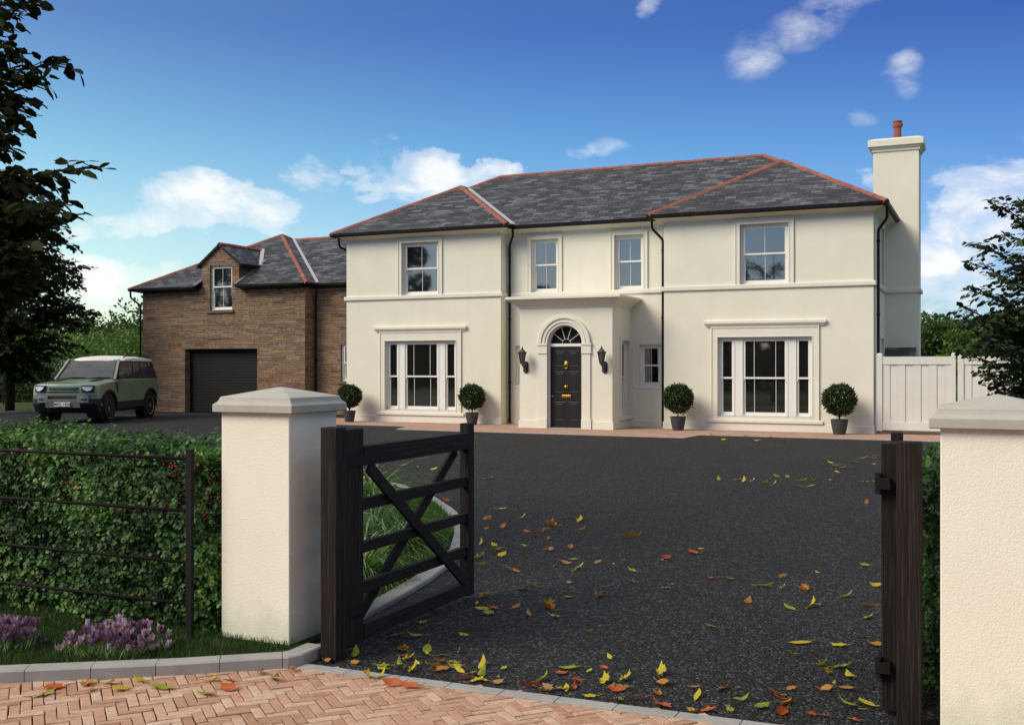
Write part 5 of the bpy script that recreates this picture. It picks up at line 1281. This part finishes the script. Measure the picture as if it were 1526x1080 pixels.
# ------------------------------------------------------------------ SKY, SUN, CAMERA
EL,AZ=R(37),R(-138)   # sun azimuth measured from +Y towards +X
W=bpy.data.worlds.new('World'); S.world=W; W.use_nodes=True; nt=W.node_tree; bg=nt.nodes['Background']
sky=N(nt,'TexSky'); sky.sky_type='NISHITA'; sky.sun_disc=False; sky.sun_elevation=EL; sky.sun_rotation=AZ; sky.air_density=1.0; sky.dust_density=.6; sky.ozone_density=2.5; sky.altitude=100
tc=N(nt,'TexCoord'); sx=N(nt,'SeparateXYZ'); L(nt,tc.outputs['Generated'],sx.inputs[0])
hor=math_(nt,'SQRT',math_(nt,'ADD',math_(nt,'MULTIPLY',sx.outputs[0],sx.outputs[0]),math_(nt,'MULTIPLY',sx.outputs[1],sx.outputs[1])))
vv=math_(nt,'DIVIDE',sx.outputs[2],math_(nt,'MAXIMUM',hor,.05)); az=math_(nt,'ARCTAN2',sx.outputs[0],sx.outputs[1])
grade=ramp(nt,vv,SKYGRADE)  # turns neutral above the view so the unseen sky gives less blue fill
gaz=ramp(nt,math_(nt,'MULTIPLY_ADD',az,.5,.7),SKYAZ)
col=mix(nt,1.,mix(nt,1.,sky.outputs[0],grade,'MULTIPLY'),gaz,'MULTIPLY')
CLOUDS=[ # centre (azimuth, tan elevation), radii, density
]
CLOUDS+=[(-0.720,0.141,0.0791,0.0304,0.78),(-0.791,0.124,0.0506,0.0228,0.45),(-0.802,0.067,0.0696,0.0215,0.74),(-0.860,0.066,0.0633,0.0253,0.57),(-0.554,0.178,0.0380,0.0190,0.61),(-0.504,0.170,0.0601,0.0266,0.82),(-0.466,0.179,0.0443,0.0177,0.74),(-0.535,0.154,0.0443,0.0139,0.41),(-0.005,0.142,0.0506,0.0475,0.59),(-0.021,0.073,0.0696,0.0380,0.78),(0.010,0.095,0.0443,0.0570,0.74),(-0.037,0.120,0.0190,0.0253,0.33),(-0.107,0.166,0.0316,0.0152,0.45),(-0.345,0.200,0.0380,0.0101,0.25),(-0.011,0.180,0.0443,0.0177,0.33),(-0.609,0.174,0.0316,0.0190,0.25),(-1.001,0.088,0.1013,0.0443,0.57),(0.132,0.105,0.1266,0.0759,0.74)]
n1=N(nt,'TexNoise'); n1.inputs['Scale'].default_value=11; n1.inputs['Detail'].default_value=9; n1.inputs['Roughness'].default_value=.58; n1.inputs['Distortion'].default_value=.35
mp=N(nt,'Mapping'); mp.inputs['Scale'].default_value=(1,1,1.7); L(nt,tc.outputs['Generated'],mp.inputs[0]); L(nt,mp.outputs[0],n1.inputs['Vector'])
n2=N(nt,'TexNoise'); n2.inputs['Scale'].default_value=6.5; n2.inputs['Detail'].default_value=6; n2.inputs['Roughness'].default_value=.6; L(nt,mp.outputs[0],n2.inputs['Vector'])
sp=N(nt,'SeparateColor'); L(nt,n2.outputs['Color'],sp.inputs[0])
azw=math_(nt,'ADD',az,math_(nt,'MULTIPLY',math_(nt,'SUBTRACT',sp.outputs[0],.5),.24)); vw=math_(nt,'ADD',vv,math_(nt,'MULTIPLY',math_(nt,'SUBTRACT',sp.outputs[1],.5),.15))
tot=None
for(a_,v_,rx,ry,dn)in CLOUDS:
    u=math_(nt,'MULTIPLY',math_(nt,'SUBTRACT',azw,a_),1/rx); v=math_(nt,'MULTIPLY',math_(nt,'SUBTRACT',vw,v_),1/ry)
    d=math_(nt,'ADD',math_(nt,'MULTIPLY',u,u),math_(nt,'MULTIPLY',v,v)); m_=math_(nt,'MULTIPLY',math_(nt,'MAXIMUM',math_(nt,'SUBTRACT',1,math_(nt,'MULTIPLY',d,.62)),0),dn)
    tot=m_ if tot is None else math_(nt,'MAXIMUM',tot,m_)
# unseen cover away from the view is added further down for neutral ambient light
cl=math_(nt,'ADD',math_(nt,'MULTIPLY',tot,.85),math_(nt,'MULTIPLY',math_(nt,'SUBTRACT',n1.outputs['Fac'],.53),2.9))
cl=math_(nt,'MULTIPLY',cl,math_(nt,'MINIMUM',math_(nt,'MULTIPLY',tot,3),1))
# broken cloud added out of view, overhead and behind, to whiten the ambient light
away=math_(nt,'ABSOLUTE',math_(nt,'SUBTRACT',az,-.426))
ov=math_(nt,'MAXIMUM',math_(nt,'MINIMUM',math_(nt,'MAXIMUM',math_(nt,'MULTIPLY',math_(nt,'SUBTRACT',vv,.75),4),0),1),math_(nt,'MULTIPLY',math_(nt,'MINIMUM',math_(nt,'MAXIMUM',math_(nt,'MULTIPLY',math_(nt,'SUBTRACT',away,.9),2.5),0),1),math_(nt,'MINIMUM',math_(nt,'MAXIMUM',math_(nt,'MULTIPLY',math_(nt,'SUBTRACT',vv,.42),4),0),1)))
# thin high wisps, soft edged
wis=None
for(a_,v_,rx,ry,dn)in((-0.205,0.282,0.0215,0.0203,0.42),(-0.162,0.305,0.0291,0.0165,0.36),(-0.142,0.319,0.0253,0.0139,0.36),(-0.116,0.327,0.0190,0.0089,0.26),(-0.069,0.265,0.0165,0.0108,0.4),(-0.064,0.252,0.0139,0.0101,0.3),(-0.300,0.337,0.0082,0.0114,0.45),(-0.107,0.222,0.0127,0.0051,0.22),(-0.340,0.204,0.0190,0.0076,0.3),(-0.177,0.297,0.0139,0.0101,0.25)):
    u=math_(nt,'MULTIPLY',math_(nt,'SUBTRACT',math_(nt,'MULTIPLY_ADD',azw,.35,math_(nt,'MULTIPLY',az,.65)),a_),1/rx); v=math_(nt,'MULTIPLY',math_(nt,'SUBTRACT',math_(nt,'MULTIPLY_ADD',vw,.35,math_(nt,'MULTIPLY',vv,.65)),v_),1/ry)
    m_=math_(nt,'MULTIPLY',math_(nt,'POWER',math_(nt,'MAXIMUM',math_(nt,'SUBTRACT',1,math_(nt,'MULTIPLY',math_(nt,'ADD',math_(nt,'MULTIPLY',u,u),math_(nt,'MULTIPLY',v,v)),.5)),0),1.6),dn)
    wis=m_ if wis is None else math_(nt,'MAXIMUM',wis,m_)
n3=N(nt,'TexNoise'); n3.inputs['Scale'].default_value=30; n3.inputs['Detail'].default_value=8; n3.inputs['Roughness'].default_value=.62; L(nt,mp.outputs[0],n3.inputs['Vector'])
wis=math_(nt,'MULTIPLY',wis,math_(nt,'MINIMUM',math_(nt,'MAXIMUM',math_(nt,'MULTIPLY_ADD',math_(nt,'SUBTRACT',n3.outputs['Fac'],.5),4.0,.8),0),1.4))
cl=math_(nt,'MAXIMUM',cl,math_(nt,'MULTIPLY',ov,math_(nt,'ADD',math_(nt,'MULTIPLY',math_(nt,'SUBTRACT',n1.outputs['Fac'],.5),3.),.75)))
clf=ramp(nt,cl,[(.06,(0,0,0)),(.38,(.38,.38,.38)),(.9,(.82,.82,.82))],'EASE')
clf=math_(nt,'MAXIMUM',clf,wis)
shade=ramp(nt,n1.outputs['Fac'],[(.35,(.80,.86,.95)),(.6,(1,1,1))])
cc=mix(nt,1.,shade,CLOUDC,'MULTIPLY')
col=mix(nt,clf,col,cc)
L(nt,col,bg.inputs['Color']); bg.inputs['Strength'].default_value=SKYS
sl=bpy.data.lights.new('sun','SUN'); sl.energy=SUNE; sl.angle=R(SUNA); sl.color=SUNC
so=bpy.data.objects.new('sun',sl); COL.objects.link(so)
d=Vector((math.sin(AZ)*math.cos(EL),math.cos(AZ)*math.cos(EL),math.sin(EL))); so.rotation_euler=d.to_track_quat('Z','Y').to_euler(); so.location=(-20,-20,30)
cam=bpy.data.cameras.new('camera'); co_=bpy.data.objects.new('camera',cam); COL.objects.link(co_); S.camera=co_
co_.location=(0,0,1.65); co_.rotation_euler=(R(90),0,math.atan2(717,1580)); cam.sensor_width=36; cam.lens=36*1580/1526; cam.shift_y=5/1526; cam.clip_end=3000; cam.clip_start=.05
S.view_settings.view_transform='Standard'; S.view_settings.look='None'; S.view_settings.exposure=EXPO; S.view_settings.gamma=1
S.cycles.max_bounces=6; S.cycles.diffuse_bounces=3; S.cycles.glossy_bounces=3; S.cycles.transparent_max_bounces=4; S.cycles.caustics_reflective=False; S.cycles.caustics_refractive=False; S.cycles.use_denoising=True
